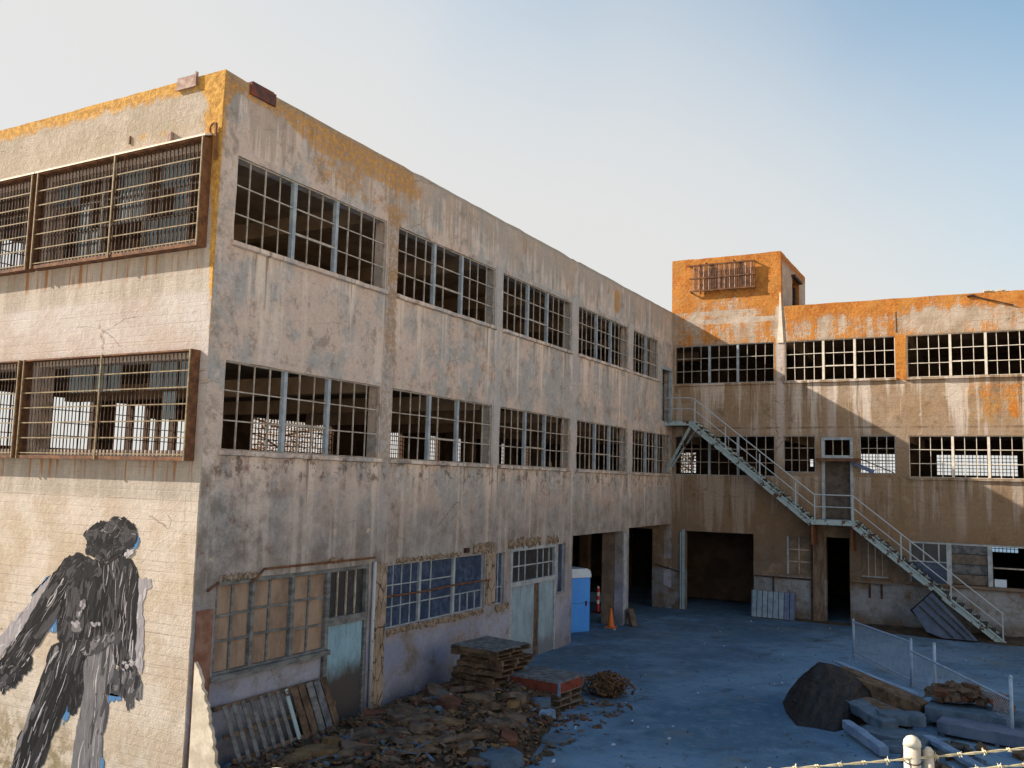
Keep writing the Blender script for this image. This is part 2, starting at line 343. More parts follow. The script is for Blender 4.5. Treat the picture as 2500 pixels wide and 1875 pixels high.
def peeling(name, tint, rust, thr=.56, scale=3.0, rough=.6):
    t = Mat(name, rough, .3); n = t.noise(scale, 6, .72); f = t.noise(scale * 7, 3, .7)
    m = (n + (f - .5) * .25).ss(thr, thr + .04)
    c = t.mix(m, t.mix(f.ss(.3, .7), tint, tuple(v * .82 for v in tint)), t.mix(f, rust, tuple(v * .4 for v in rust)))
    return t.out(c, m * -.6 + f * .3, .4, .006)
CL = concrete_long(); CR = concrete_rear()
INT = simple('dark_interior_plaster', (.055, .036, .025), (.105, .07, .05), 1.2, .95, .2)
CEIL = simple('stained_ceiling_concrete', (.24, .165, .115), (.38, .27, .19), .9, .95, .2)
SASH = simple('weathered_sash_steel', (.26, .22, .185), (.43, .385, .34), 5, .7, .3)
SASHB = simple('grey_blue_sash_steel', (.23, .27, .315), (.36, .405, .45), 4, .7, .3)
SASHLIT = simple('sunlit_sash_steel', (.55, .48, .40), (.68, .62, .54), 5, .7, .3)  # lit copy of the sash steel, sunlight put into the cream
RUST = simple('rusty_iron', (.085, .04, .025), (.19, .085, .04), 6, .85, .5)
DKRUST = simple('dark_rusty_bars', (.03, .02, .018), (.085, .045, .03), 6, .85, .4)
TANROD = simple('sun_bleached_rods', (.14, .10, .055), (.27, .205, .12), 8, .7, .3)
LEDGE = simple('pale_sheet_ledge', (.62, .50, .40), (.74, .63, .52), 5, .7, .3)
PLY = simple('tan_boarding', (.20, .14, .105), (.31, .225, .17), 2.2, .85, .2, (1, 1, .45))
WOOD = simple('weathered_grey_wood', (.095, .10, .105), (.19, .195, .20), 3, .9, .5, (1, 1, 3))
BROWNWOOD = simple('rotten_brown_wood', (.055, .038, .028), (.15, .105, .075), 4, .95, .6)
GREYTOP = simple('blue_grey_weathered_boards', (.065, .072, .085), (.15, .165, .19), 5, .9, .5)
BLUEDOOR = None
def door_paint(name, tint, dirt, z0, z1):
    t = Mat(name, .7, .25); n = t.noise(1.6, 8, .78, t.vec(t.x * 1.6, t.y * 1.6, t.z * .8)); f = t.noise(14, 3, .7)
    n2 = t.noise(.9, 7, .75, t.vec(t.x, t.y * 1.5, t.z * 1.1)); d = ((1 - t.z.ss(z0, z1)) * .95 + n2 * .7 + n * .3 - .66).ss(-.10, .34)
    c = t.mix(n.ss(.35, .7) * .7, tint, tuple(v * .5 for v in tint)); c = t.mix(t.noise(1, 6, .75, t.vec(t.y * 9 + t.x * 9, t.z * .6, 0)).ss(.54, .64) * .55, c, (.16, .16, .165))
    c = t.mix(d, c, dirt); c = t.mix(f.gt(.66) * .5, c, (.08, .07, .06))
    return t.out(c, n * .5 + f * .5, .3, .006)
BLUEDOOR = door_paint('peeling_pale_blue_door_paint', (.24, .41, .53), (.065, .06, .062), .0, 1.9)
WHITEDOOR = door_paint('peeling_blue_white_door_paint', (.27, .38, .48), (.14, .17, .21), -.3, .9)
PTEAL = peeling('peeling_pale_teal_paint', (.33, .44, .48), (.12, .055, .03), .53, 2.6)
RAIL = peeling('pale_blue_grey_railing_paint', (.38, .45, .51), (.16, .10, .07), .68, 4)
TREAD = simple('dark_steel_treads', (.03, .032, .035), (.075, .075, .075), 6, .8, .3)
PIPEW = peeling('flaking_white_pipe_paint', (.46, .48, .52), (.16, .09, .06), .60, 5)
SPALL = simple('exposed_brown_aggregate', (.10, .07, .05), (.30, .235, .18), 9, .97, 1.0)
CRACKED = None
def cracked():
    t = Mat('cracked_brown_plaster', .95, .1); n = t.noise(2, 5, .65); v = t.vor(2.4, t.vec(t.x * 2 + n * .3, t.y * 2.4 + n * .5, t.z * .8 + n * .3))
    c = t.mix(n.ss(.35, .65), (.24, .185, .14), (.36, .29, .235)); k = v.lt(.035)
    c = t.mix(k * .85, c, (.035, .028, .024)); return t.out(c, n * .4 - k * 1.0, .8, .02)
CRACKED = cracked()
REDPL = simple('red_brown_stained_plaster', (.17, .075, .05), (.26, .15, .115), 2.5, .95, .3)
def glass(name, a, b, rough=.25):
    t = Mat(name, rough, .6); n = t.noise(1.3, 4, .6); f = t.noise(7, 4, .7)
    return t.out(t.mix(n.ss(.3, .7), a, t.mix(f.ss(.4, .6), b, a)), None)
GLASS = glass('sky_tinted_dusty_glass', (.022, .038, .085), (.075, .11, .19))  # blue sky reflection put into the dusty glass colour
PALEPANE = glass('milky_green_blue_glass', (.10, .135, .155), (.165, .21, .235), .4)
DARKPANE = glass('grimy_dark_glass', (.02, .02, .022), (.05, .05, .055), .3)
TOILBLUE = simple('bright_blue_plastic', (.035, .24, .80), (.04, .27, .80), 2, .45, .05, spec=.4)
TOILWHITE = simple('pale_blue_plastic_roof', (.42, .52, .66), (.50, .60, .73), 2, .5, .05, spec=.4)
ORANGE = simple('faded_orange_cone_plastic', (.50, .13, .03), (.58, .17, .05), 3, .6, .1)
RED = simple('red_reflective_band', (.55, .035, .03), (.62, .05, .04), 3, .5, .05)
WHITE = simple('white_reflective_band', (.75, .73, .70), (.82, .80, .78), 3, .5, .05)
def tarp_mat():
    t = Mat('black_tarpaulin', .55, .35); n = t.noise(1.4, 5, .6, t.vec(t.x + t.y * .6, t.y * .35, t.z * 1.6), 1.5); f = t.noise(5, 5, .7)
    c = t.mix(n.ss(.35, .65), (.006, .0055, .006), (.014, .0135, .016)); c = t.mix(f.ss(.58, .70) * .4, c, (.03, .026, .023))
    return t.out(c, (n - .5).abs() * -2.2 + f * .35, 1.0, .10)
TARP = tarp_mat()
SLABG = simple('blue_grey_cast_concrete', (.045, .078, .125), (.085, .132, .195), 3, .9, .5)
SLABP = simple('pale_weathered_beam', (.105, .175, .30), (.175, .265, .41), 3, .85, .4)
SLABB = simple('brown_stone_slab', (.055, .042, .034), (.135, .105, .085), 3, .95, .6)
SLABO = simple('ochre_stone_slab', (.10, .068, .036), (.19, .13, .075), 3, .95, .6)
SLABR = simple('rust_red_rubble', (.075, .036, .026), (.14, .065, .045), 3, .95, .6)
RIBBED = simple('dark_blue_ribbed_sheet', (.055, .085, .15), (.09, .13, .21), 2, .65, .2, spec=.35)
CRATERED = simple('dull_red_painted_rim', (.10, .026, .02), (.19, .05, .035), 4, .85, .4)
FENCE = simple('galvanised_blue_grey_steel', (.20, .30, .44), (.30, .41, .56), 5, .55, .2, spec=.4)
POSTC = simple('cream_painted_post', (.42, .38, .31), (.60, .54, .46), 6, .7, .3)
WIRE = simple('sunlit_barbed_wire', (.42, .34, .20), (.62, .54, .36), 20, .55, .2, spec=.4)
BRKW = simple('sunlit_broken_render', (.42, .345, .26), (.60, .51, .40), 3, .95, .4)
SCUPP = simple('pinkish_corroded_scupper', (.22, .14, .12), (.38, .28, .245), 7, .85, .5)
SCUPD = simple('dark_rusted_scupper', (.05, .04, .045), (.20, .06, .035), 3, .85, .5)
BLIND = simple('dark_blocked_window', (.13, .10, .075), (.20, .16, .125), 3, .95, .4)
MESHM = simple('thin_dark_window_mesh', (.05, .05, .06), (.10, .10, .12), 8, .8, .1)
SCRAP = simple('rust_brown_scrap_roots', (.06, .036, .024), (.15, .088, .052), 6, .95, .5)
ROOF = simple('roofing_felt', (.08, .08, .08), (.14, .13, .12), 2, .95, .3)
LITW = simple('white_litter', (.38, .48, .62), (.5, .6, .72), 6, .7, .1)
LITB = simple('pale_blue_litter', (.16, .34, .62), (.24, .42, .70), 6, .7, .1)

def asphalt():
    t = Mat('blue_grey_asphalt_yard', .95, .12)
    big = t.noise(.28, 5, .6); mid = t.noise(1.3, 6, .68); fine = t.noise(18, 4, .75); spk = t.noise(70, 2, .6)
    near = t.noise(.16, 5, .6); wall_shade = t.y.ss(20, 26).max(1 - t.x.ss(1, 6))
    c = t.mix((near * .6 + big * .4).ss(.42, .58), (0.067, 0.136, 0.228), (0.132, 0.233, 0.362))
    c = t.mix(wall_shade * t.noise(.5, 6, .7).ss(.38, .56) * .7, c, (0.069, 0.098, 0.135))  # yard darkened beside the walls, shade put into the asphalt colour
    c = t.mix(t.noise(3.5, 8, .82).ss(.52, .60) * .5, c, (0.162, 0.233, 0.310)); c = t.mix(t.noise(2.2, 8, .82, t.vec(t.x, t.y, 9)).ss(.54, .62) * .5, c, (0.056, 0.086, 0.124))
    c = t.mix(mid.ss(.52, .74) * .6, c, (0.168, 0.271, 0.393)); c = t.mix(mid.ss(.44, .30) * .75, c, (0.050, 0.088, 0.145))
    stain = t.noise(.75, 5, .7, t.vec(t.x, t.y * .8, 4)).ss(.60, .68); c = t.mix(stain * .65, c, (0.056, 0.063, 0.069))
    dirt = t.noise(.35, 6, .72, t.vec(t.x, t.y, 17)).ss(.54, .66); c = t.mix(dirt * .5, c, (0.146, 0.176, 0.193))
    ck = t.vor(.33, t.vec(t.x + mid * .9, t.y + fine * .3, 0)).lt(.0035) * t.noise(.4, 2).ss(.45, .55); c = t.mix(ck * .35, c, (0.028, 0.038, 0.048))
    trk = ((t.x - t.y * .42 + big * 1.5) * .55)._m('PINGPONG', .5).lt(.06) * t.noise(.9, 4, .7).ss(.48, .6); c = t.mix(trk * .28, c, (0.056, 0.082, 0.110))
    c = t.mix(fine.gt(.70) * .5, c, (.035, .035, .035)); c = t.mix(spk.gt(.73) * .6, c, (.32, .34, .36))
    far = t.x.ss(19, 23).max(t.y.lt(-9)); soil = t.mix(mid, (.44, .37, .27), (.56, .48, .36))  # pale unseen soil, kept bright to bounce sun onto the long wall
    c = t.mix(far, c, soil)
    return t.out(c, mid * .5 + fine * .4 + spk * .2, .5, .03)
GROUND = asphalt()
def rubblemat():
    t = Mat('earthy_rubble', .97, .1); n = t.noise(2, 6, .7); f = t.noise(12, 4, .75)
    c = t.mix(n.ss(.35, .65), (.04, .031, .025), (.09, .068, .05)); c = t.mix(f.ss(.55, .7) * .6, c, (.17, .12, .085))
    return t.out(c, n + f * .6, .9, .05)
EARTH = rubblemat()

# ------------------------------------------------------------------ ground and hillside
L = 27.26
def sstep(a, b, v):
    k = min(1, max(0, (v - a) / (b - a))); return k * k * (3 - 2 * k)
def gh(x, y):
    s = (x - 13.1) * -.48 + (y + 11.94) * .877
    h = 3.85 * (1 - sstep(2.0, 11.5, s)) if s < 12 else 0
    h = max(0, h) * sstep(-7, 0, x)
    h -= 1.35 * (1 - sstep(.2, 1.6, x)) * (1 - sstep(-.3, .9, y))
    hill = max(0, x - 28) * .95  # unseen hillside, steepened to bounce warm sun onto the long wall
    hill = min(hill, 15) * sstep(60, 20, abs(y - 5)) if False else min(hill, 24)
    h += hill + mnoise.noise(Vector((x * .3, y * .3, 0))) * .035 * (1 if h < .5 else 2)
    return h
mb = MB()
def axis(a, b, fine0, fine1, st, big):
    r = []; v = a
    while v < b:
        r.append(v); v += st if fine0 <= v < fine1 else big
    return r + [b]
gx = axis(-300, 320, -8, 26, .8, 12); gy = axis(-260, 340, -16, 30, .8, 12)
for y in gy:
    for x in gx: mb.v.append((x, y, gh(x, y)))
nx = len(gx)
for j in range(len(gy) - 1):
    for i in range(nx - 1): mb.f.append((j * nx + i, j * nx + i + 1, (j + 1) * nx + i + 1, (j + 1) * nx + i)); mb.mi.append(0)
build(mb, 'ground', GROUND, smooth=True, kind='structure')

# ------------------------------------------------------------------ walls
def jit(p, amp=.013):
    return Vector(p) + mnoise.noise_vector(Vector(p) * 1.7) * amp + mnoise.noise_vector(Vector(p) * 5.1) * amp * .5
def wall(mb, ax, at, inward, u0, u1, z0, z1, th, openings, mo=0, mi=1, step=.42, rough=True, amp=.013):
    """wall in plane ax=at; inward = +-1 along ax; openings (u0,u1,z0,z1); faces: front mo, back mi, reveals mo"""
    def cuts(lo, hi, ks, st):
        c = sorted({round(k, 4) for k in [lo, hi] + ks if lo - 1e-6 <= k <= hi + 1e-6}); r = []
        for a, b in zip(c, c[1:]):
            n = max(1, int(round((b - a) / st))); r += [a + (b - a) * k / n for k in range(n)]
        return r + [c[-1]]
    us = cuts(u0, u1, [o[0] for o in openings] + [o[1] for o in openings], step)
    zs = cuts(z0, z1, [o[2] for o in openings] + [o[3] for o in openings], step)
    def solid(i, j):
        if i < 0 or j < 0 or i >= len(us) - 1 or j >= len(zs) - 1: return False
        u, z = (us[i] + us[i + 1]) / 2, (zs[j] + zs[j + 1]) / 2
        return not any(o[0] < u < o[1] and o[2] < z < o[3] for o in openings)
    cache = {}
    def V(i, j, back):
        k = (i, j, back)
        if k not in cache:
            d = at + inward * th if back else at
            p = (d, us[i], zs[j]) if ax == 'x' else (us[i], d, zs[j])
            if rough and not back: p = jit(p, amp)
            if rough and abs(zs[j] - z1) < 1e-6: p = Vector(p) + Vector((0, 0, mnoise.noise(Vector(p) * 1.3) * .022 + min(0, mnoise.noise(Vector((p[0] * 2.9, p[1] * 2.9, 7))) + .25) * .09))
            mb.v.append(tuple(p)); cache[k] = len(mb.v) - 1
        return cache[k]
    for i in range(len(us) - 1):
        for j in range(len(zs) - 1):
            if not solid(i, j): continue
            mb.f.append((V(i, j, 0), V(i + 1, j, 0), V(i + 1, j + 1, 0), V(i, j + 1, 0))); mb.mi.append(mo)
            mb.f.append((V(i, j, 1), V(i, j + 1, 1), V(i + 1, j + 1, 1), V(i + 1, j, 1))); mb.mi.append(mi)
            for di, dj, a, b in ((-1, 0, (i, j), (i, j + 1)), (1, 0, (i + 1, j), (i + 1, j + 1)), (0, -1, (i, j), (i + 1, j)), (0, 1, (i, j + 1), (i + 1, j + 1))):
                if not solid(i + di, j + dj):
                    mb.f.append((V(*a, 0), V(*b, 0), V(*b, 1), V(*a, 1))); mb.mi.append(mo)

T = 13.34; UH, US_, LH, LS = 11.75, 10.02, 7.67, 5.93
PITCH = 5.452
AW = [(.463, 5.40), (5.89, 10.83), (11.30, 16.26), (16.85, 21.71), (22.29, 25.27)]
long_b = thing('long_building', 'long weathered concrete industrial building with rows of empty steel windows on the left', 'building', (-6, 13.6, 0))
A_open = [(a, b, US_, UH) for a, b in AW] + [(a, b, LS, LH) for a, b in AW[:4]] + [(22.29, 26.95, LS, LH)]
A_open += [(25.72, 27.15, 8.27, 10.7)]
A_open += [(.55, 5.25, -.05, 3.45), (5.97, 10.65, 1.85, 3.38), (11.30, 11.82, 1.85, 3.36), (12.22, 15.42, -.05, 3.44), (15.5, 16.07, 1.77, 3.42), (16.65, 21.4, -.05, 3.63), (22.0, 27.26, -.05, 3.72)]
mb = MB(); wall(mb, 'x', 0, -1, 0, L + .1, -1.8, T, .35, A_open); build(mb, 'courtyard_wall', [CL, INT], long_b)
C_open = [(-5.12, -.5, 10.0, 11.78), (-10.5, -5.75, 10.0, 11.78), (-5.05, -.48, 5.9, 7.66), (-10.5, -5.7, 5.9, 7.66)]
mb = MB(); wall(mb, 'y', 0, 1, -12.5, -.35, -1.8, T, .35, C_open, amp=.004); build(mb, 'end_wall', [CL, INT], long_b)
# far wall with the windows whose daylight shows through the building
FARW = [(3.3, 4.6, 6.12, 7.72), (5.45, 6.95, 6.12, 7.72), (7.65, 8.32, 6.12, 7.72), (8.42, 9.03, 6.12, 7.72), (9.07, 9.5, 6.12, 7.3), (9.54, 10.12, 6.12, 7.72), (10.2, 10.8, 6.12, 7.3),
        (13.8, 18.7, 6.0, 7.7), (22.7, 24.0, 6.0, 7.66), (25.8, 27.2, 6.0, 7.66), (29.0, 30.7, 6.0, 7.66), (33.8, 34.6, 6.0, 7.66), (36.6, 37.4, 6.0, 7.6), (3.3, 4.5, 11.1, 12.25)]
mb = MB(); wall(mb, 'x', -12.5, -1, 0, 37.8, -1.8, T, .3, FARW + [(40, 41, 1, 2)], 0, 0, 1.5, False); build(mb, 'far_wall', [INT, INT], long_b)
def screen(mb, ax, at, u0, u1, z0, z1, du, dz, r):
    n = max(1, round((u1 - u0) / du))
    for k in range(n + 1):
        u = u0 + (u1 - u0) * k / n
        a, b = ((at - r, u - r, z0), (at + r, u + r, z1)) if ax == 'x' else ((u - r, at - r, z0), (u + r, at + r, z1)); mb.box(a, b)
    n = max(1, round((z1 - z0) / dz))
    for k in range(n + 1):
        z = z0 + (z1 - z0) * k / n
        a, b = ((at - r * .8, u0, z - r), (at + r * .8, u1, z + r)) if ax == 'x' else ((u0, at - r * .8, z - r), (u1, at + r * .8, z + r)); mb.box(a, b)
mb = MB()
for (a, b, c, d) in FARW: screen(mb, 'x', -12.62, a, b, c, d, .5 if a < 13 else .17, .42 if a < 13 else .20, .014 if a < 13 else (.018 if a < 20 else .016))
build(mb, 'window_screen', RUST, long_b, kind='stuff')
# floors, roof, columns, beams
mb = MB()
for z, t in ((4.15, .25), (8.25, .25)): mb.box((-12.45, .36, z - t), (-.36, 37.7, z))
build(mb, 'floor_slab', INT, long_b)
build(MB().box((-12.45, .36, 12.3), (-.36, 37.7, 12.55)), 'roof', CEIL, long_b)
for k in range(1, 7):
    yb = 5.68 + PITCH * (k - 1)
    if yb > 37: break
    for zb, zt in ((3.45, 3.9), (7.55, 8.0), (11.85, 12.3)): bar('ceiling_beam', CEIL, long_b, (-6.3, yb, (zb + zt) / 2), (11.6, .32, zt - zb))
    for xc in (-4.3, -8.5):
        for zb, zt in ((-.02, 3.45), (4.15, 7.55), (8.25, 11.85))[:3 if k > 2 else 1]: bar('column', INT, long_b, (xc, yb, (zb + zt) / 2), (.42, .42, zt - zb))
# partitions that close off parts of the floors
mb = MB(); mb.box((-12.4, 11.1, 8.25), (-6.2, 11.25, 11.85)); mb.box((-6.3, 6.2, 8.25), (-6.15, 11.1, 11.85)); build(mb, 'partition', CEIL, long_b)
mb = MB(); mb.box((-9.5, 22.0, -.02), (-9.3, 37.6, 3.4)); build(mb, 'ground_floor_partition', INT, long_b)
mb = MB(); mb.box((-4.2, 16.4, -.02), (-.4, 16.55, 3.8)); mb.box((-5.5, 5.5, -.02), (-5.35, 16.4, 3.8)); build(mb, 'workshop_partition', INT, long_b)

# two dry-leaved trees outside, seen through the far windows
LEAF1 = simple('dry_orange_leaves', (.30, .15, .035), (.50, .27, .08), 3, .8, .1); LEAF2 = simple('dry_olive_leaves', (.16, .13, .035), (.28, .20, .06), 3, .8, .1)
BARK = simple('grey_brown_bark', (.08, .06, .045), (.15, .12, .09), 4, .95, .6, (3, 3, .6))
def tree(x, y, zb, h, rx, ry, seed, label):
    ri = random.Random(seed); tr = thing('leafy_tree', label, 'tree', (x, y, zb)); mb = MB()
    mb.tube([(x, y, zb), (x + .1, y + .05, zb + h * .3), (x, y, zb + h * .6), (x + .1, y, zb + h * .9)], [.22, .17, .11, .03], 8)
    for k in range(14):
        a = k * 2.4; z = zb + h * (.35 + .045 * k); mb.tube([(x, y, z), (x + math.cos(a) * rx * .45, y + math.sin(a) * ry * .45, z + .35), (x + math.cos(a) * rx * .9, y + math.sin(a) * ry * .9, z + .5)], [.06, .04, .01], 5)
    build(mb, 'trunk', BARK, tr); mb = MB(); cl = [(x + ri.uniform(-1, 1) * rx * .8, y + ri.uniform(-1, 1) * ry * .8, zb + h * ri.uniform(.55, 1)) for _ in range(60)]
    for k in range(6500):
        c = ri.choice(cl); p = Vector((ri.gauss(c[0], .3), ri.gauss(c[1], .3), ri.gauss(c[2], .24))); q = Matrix.Rotation(ri.uniform(0, 6), 3, 'Z') @ Matrix.Rotation(ri.uniform(-1.4, 1.4), 3, 'X'); s_ = ri.uniform(.04, .09)
        mb.quad(*(p + q @ Vector(v) * s_ for v in ((-1, -.5, 0), (0, -.15, .1), (1, .5, 0), (0, .6, .1))), m=0 if ri.random() < .65 else 1)
    build(mb, 'crown', [LEAF1, LEAF2], tr)
tree(-15.6, 18.6, -1.3, 10.0, 1.9, 3.0, 1, 'dry orange leaved tree outside, seen through the long building past the first lower window')
tree(-3.4, 41.0, 0, 8.4, 1.7, 1.5, 2, 'dry orange leaved tree behind the rear wing, seen through the window under the upper landing')

# ------------------------------------------------------------------ steel windows
def steel_window(bld, ax, at, depth, u0, u1, z0, z1, secs, rows, fm, bm_, vent=None, drop=(), sill=True, name='window', fr=.03):
    """secs: list of (u_left, u_right, columns); at = wall face, depth = signed offset of the frame plane; vent: index of the opening sash"""
    d = at + depth; h = .028
    def bx(mb, ua, ub, za, zb, t=h):
        if ax == 'x': mb.box((d - t, ua, za), (d + t, ub, zb))
        else: mb.box((ua, d - t, za), (ub, d + t, zb))
    mb = MB(); e = .004
    bx(mb, u0 + e, u1 - e, z0 + e, z0 + fr); bx(mb, u0 + e, u1 - e, z1 - fr, z1 - e)
    bx(mb, u0 + e, u0 + fr, z0 + fr, z1 - fr); bx(mb, u1 - fr, u1 - e, z0 + fr, z1 - fr)
    win = build(mb, name, fm, bld)
    for k, (a, b, n) in enumerate(secs):
        if k: 
            c = (d, a, (z0 + z1) / 2) if ax == 'x' else (a, d, (z0 + z1) / 2); s_ = (.1, .095, z1 - z0 - 2 * fr) if ax == 'x' else (.095, .1, z1 - z0 - 2 * fr)
            bar('mullion', MULL, win, c, s_)
        for j in range(1, n):
            if (k, j) in drop: continue
            u = a + (b - a) * j / n; tw = .026 + random.uniform(-.004, .006); zo = random.uniform(-.015, .015)
            c = (d + zo * .5, u + zo, (z0 + z1) / 2) if ax == 'x' else (u + zo, d + zo * .5, (z0 + z1) / 2)
            bar('glazing_bar', bm_, win, c, (tw, tw, z1 - z0 - 2 * fr), Matrix.Rotation(random.gauss(0, .007), 3, 'X' if ax == 'x' else 'Y'))
        for j in range(1, rows):
            if (k, -j) in drop: continue
            z = z0 + (z1 - z0) * j / rows; tw = .026
            if vent == k: z += .03 if j == 1 else 0; tw = .05 if j == 1 else .03
            a2, b2 = a + .05, b - .05
            c = (d + .012, (a2 + b2) / 2, z) if ax == 'x' else ((a2 + b2) / 2, d - .012 if depth > 0 else d + .012, z)
            s_ = (tw, b2 - a2, tw) if ax == 'x' else (b2 - a2, tw, tw)
            bar('glazing_bar', bm_, win, c, s_, Matrix.Rotation(random.uniform(-.008, .008), 3, 'X' if ax == 'x' else 'Y'))
    return win
MULL = SASHB
def sill(bld, m, ax, at, out, u0, u1, z, h=.11, pr=.09, name='sill'):
    """projecting worn sill with a ragged edge"""
    mb = MB(); n = int((u1 - u0) / .3) + 1; pts = []
    for k in range(n + 1):
        u = u0 + (u1 - u0) * k / n; j = mnoise.noise(Vector((u * 2.3, z, at))) * .02
        ring = [(-.02, -h + j), (pr + j, -h * .8 + j), (pr + j * 1.5, j * .3), (-.02, .012)]
        pts.append([(at + out * a, u, z + b) if ax == 'x' else (u, at + out * a, z + b) for a, b in ring])
    for a, b in zip(pts, pts[1:]):
        for i in range(4): mb.quad(a[i], a[(i + 1) % 4], b[(i + 1) % 4], b[i])
    mb.quad(*pts[0]); mb.quad(*reversed(pts[-1]))
    return build(mb, name, m, bld)
for i, (a, b) in enumerate(AW):
    for z0, z1 in ((US_, UH), (LS, LH)):
        if i == 4: 
            bb = b if z0 > 9 else 26.95
            secs = [(a, a + 1.55, 4), (a + 1.55, bb, 5)] if z0 > 9 else [(a, a + 1.65, 4), (a + 1.65, a + 3.0, 3), (a + 3.0, bb, 4)]
        else: bb = b; secs = [(a, a + 1.70, 4), (a + 1.70, a + 3.09, 3), (a + 3.09, b, 4)]
        drop = {(1, -1)} if (i == 0 and z0 > 9) else ({(1, 2)} if i == 1 else set())
        if i == 0 and z0 > 9: drop = set()
        steel_window(long_b, 'x', 0, -.07, a, bb, z0, z1, secs, 3, SASH, SASH, 1, drop)
        sill(long_b, CL, 'x', 0, 1, a - .06, bb + .06, z0)
GSASH = simple('dark_grey_sash_steel', (.13, .12, .115), (.22, .205, .195), 5, .8, .3)
for (a, b, z0, z1) in C_open[:2]:
    n = b - a; MULL = GSASH; steel_window(long_b, 'y', 0, .12, a, b, z0, z1, [(a, a + n * .35, 4), (a + n * .35, a + n * .64, 3), (a + n * .64, b, 4)], 3, GSASH, GSASH, 1)
# surviving panes behind the security grilles
for (a, b, z0, z1, keep) in ((-5.12, -.5, 10.0, 11.78, {0: (2,), 1: (2, 3), 2: (0, 1), 3: (0,), 5: (1, 2), 6: (1, 2), 7: (0,), 8: (0, 2), 9: (0, 1, 2)}), (-5.05, -.48, 5.9, 7.66, {2: (2,), 3: (2,), 4: (2,), 5: (2,), 8: (2,), 9: (1, 2), 10: (2,)})):
    for cidx, rws in keep.items():
        for r_ in rws:
            pa = a + (b - a) * cidx / 11; pz = z0 + (z1 - z0) * r_ / 3
            bar('pane', PALEPANE, long_b, (pa + (b - a) / 22, .125, pz + (z1 - z0) / 6), ((b - a) / 11 - .05, .008, (z1 - z0) / 3 - .05))

# security grilles: box frames of rusty iron carrying close vertical bars and pale horizontal rods
def grille(x0, x1, z0, z1, ledge, nb):
    D = .21; mb = MB()
    mb.box((x1 - .02, -D, z0 + .07), (x1, -.003, z1 - .03)); mb.box((x0, -D, z0 + .07), (x0 + .02, -.003, z1 - .03))
    mb.box((x0, -D, z0), (x1, -.003, z0 + .07)); mb.box((x0, -D, z1 - .03), (x1, -.003, z1))
    g = build(mb, 'security_grille', RUST, long_b)
    for k in range(1, nb):
        x = x0 + (x1 - x0) * k / nb; bar('grille_bar', DKRUST, g, (x, -D + .06, (z0 + z1) / 2 + .015), ((.022 if ledge else .016),) * 2 + (z1 - z0 - .15,))
    for k in range(6):
        z = z0 + .1 + (z1 - z0 - .2) * (k + .05) / 6
        bar('grille_rod', TANROD, g, ((x0 + x1) / 2, -D + .012, z), (x1 - x0 - .04, .022, .022))
    xm = (x0 + x1) / 2
    bar('grille_rod', TANROD, g, (xm, -D - .012, (z0 + z1) / 2), (.032, .03, z1 - z0)); bar('grille_rod', TANROD, g, (x1 - .03, -D - .012, (z0 + z1) / 2), (.03, .03, z1 - z0))
    bar('grille_rod', TANROD, g, (x0 + .03, -D - .012, (z0 + z1) / 2), (.03, .03, z1 - z0))
    if ledge: build(MB().prism([(x0 - .06, -D - .03, z1 + .004), (x1 + .04, -D - .03, z1 + .004), (x1 + .04, -.003, z1 + .09), (x0 - .06, -.003, z1 + .09)], (0, 0, .035)), 'ledge', LEDGE, g)
grille(-5.36, -.22, 9.80, 11.95, True, 46); grille(-10.7, -5.5, 9.80, 11.95, True, 46)
grille(-5.30, -.19, 5.70, 7.80, False, 46); grille(-10.6, -5.42, 5.70, 7.80, False, 46)
# parapet scuppers, hook and small wall fittings
mb = MB(); mb.box((-1.30, -.04, 13.15), (-.76, -.004, 13.39)); mb.box((-1.32, -.06, 13.13), (-.73, -.03, 13.16)); mb.box((-.78, -.06, 13.16), (-.74, -.002, 13.43)); build(mb, 'scupper', SCUPP, long_b, label='pinkish corroded scupper on the sunlit gable parapet')
mb = MB(); mb.box((.004, .66, 13.10), (.05, 1.36, 13.36)); mb.box((-.25, .7, 13.35), (.04, 1.3, 13.385)); build(mb, 'scupper', SCUPD, long_b, label='dark rusted scupper on the shaded parapet')
mb = MB(); mb.tube([(-.16 + .09 * math.cos(a), -.06, 12.14 + .11 * math.sin(a)) for a in [k * .5 for k in range(10)]], .022, 6); mb.beam((-.10, -.06, 12.25), (-.06, -.06, 11.5), .04, .04); build(mb, 'hook', RUST, long_b)
build(MB().box((-1.42, -.08, 12.09), (-1.34, -.004, 12.28)), 'bracket', SCUPP, long_b); build(MB().box((-2.66, -.03, 12.25), (-2.63, -.003, 12.42)), 'bracket', RUST, long_b)

# ------------------------------------------------------------------ ground floor of the long wall
# bay 1: spandrel, boarded wooden windows, blue door with barred transom
mb = MB(); wall(mb, 'x', -.10, -1, .55, 3.86, -.5, 1.58, .2, [(9, 10, 0, 1)]); build(mb, 'spandrel', [CL, INT], long_b)
sill(long_b, WOOD, 'x', -.08, 1, .5, 3.88, 1.70, .13, .16)
secs = [(.60, 1.52), (1.56, 2.66), (2.72, 3.80)]
mb = MB()
for a, b in ((.55, .62), (1.52, 1.60), (2.66, 2.76), (3.78, 3.90), (5.17, 5.25)): mb.box((-.16, a, 1.60 if a < 3.7 else -.05), (-.02, b, 3.45))
mb.box((-.155, .62, 3.36), (-.025, 5.17, 3.45)); mb.box((-.155, .62, 1.58), (-.025, 3.78, 1.74)); mb.box((-.155, 3.90, 2.18), (-.025, 5.17, 2.36))
wf = build(mb, 'wooden_window_frame', WOOD, long_b)
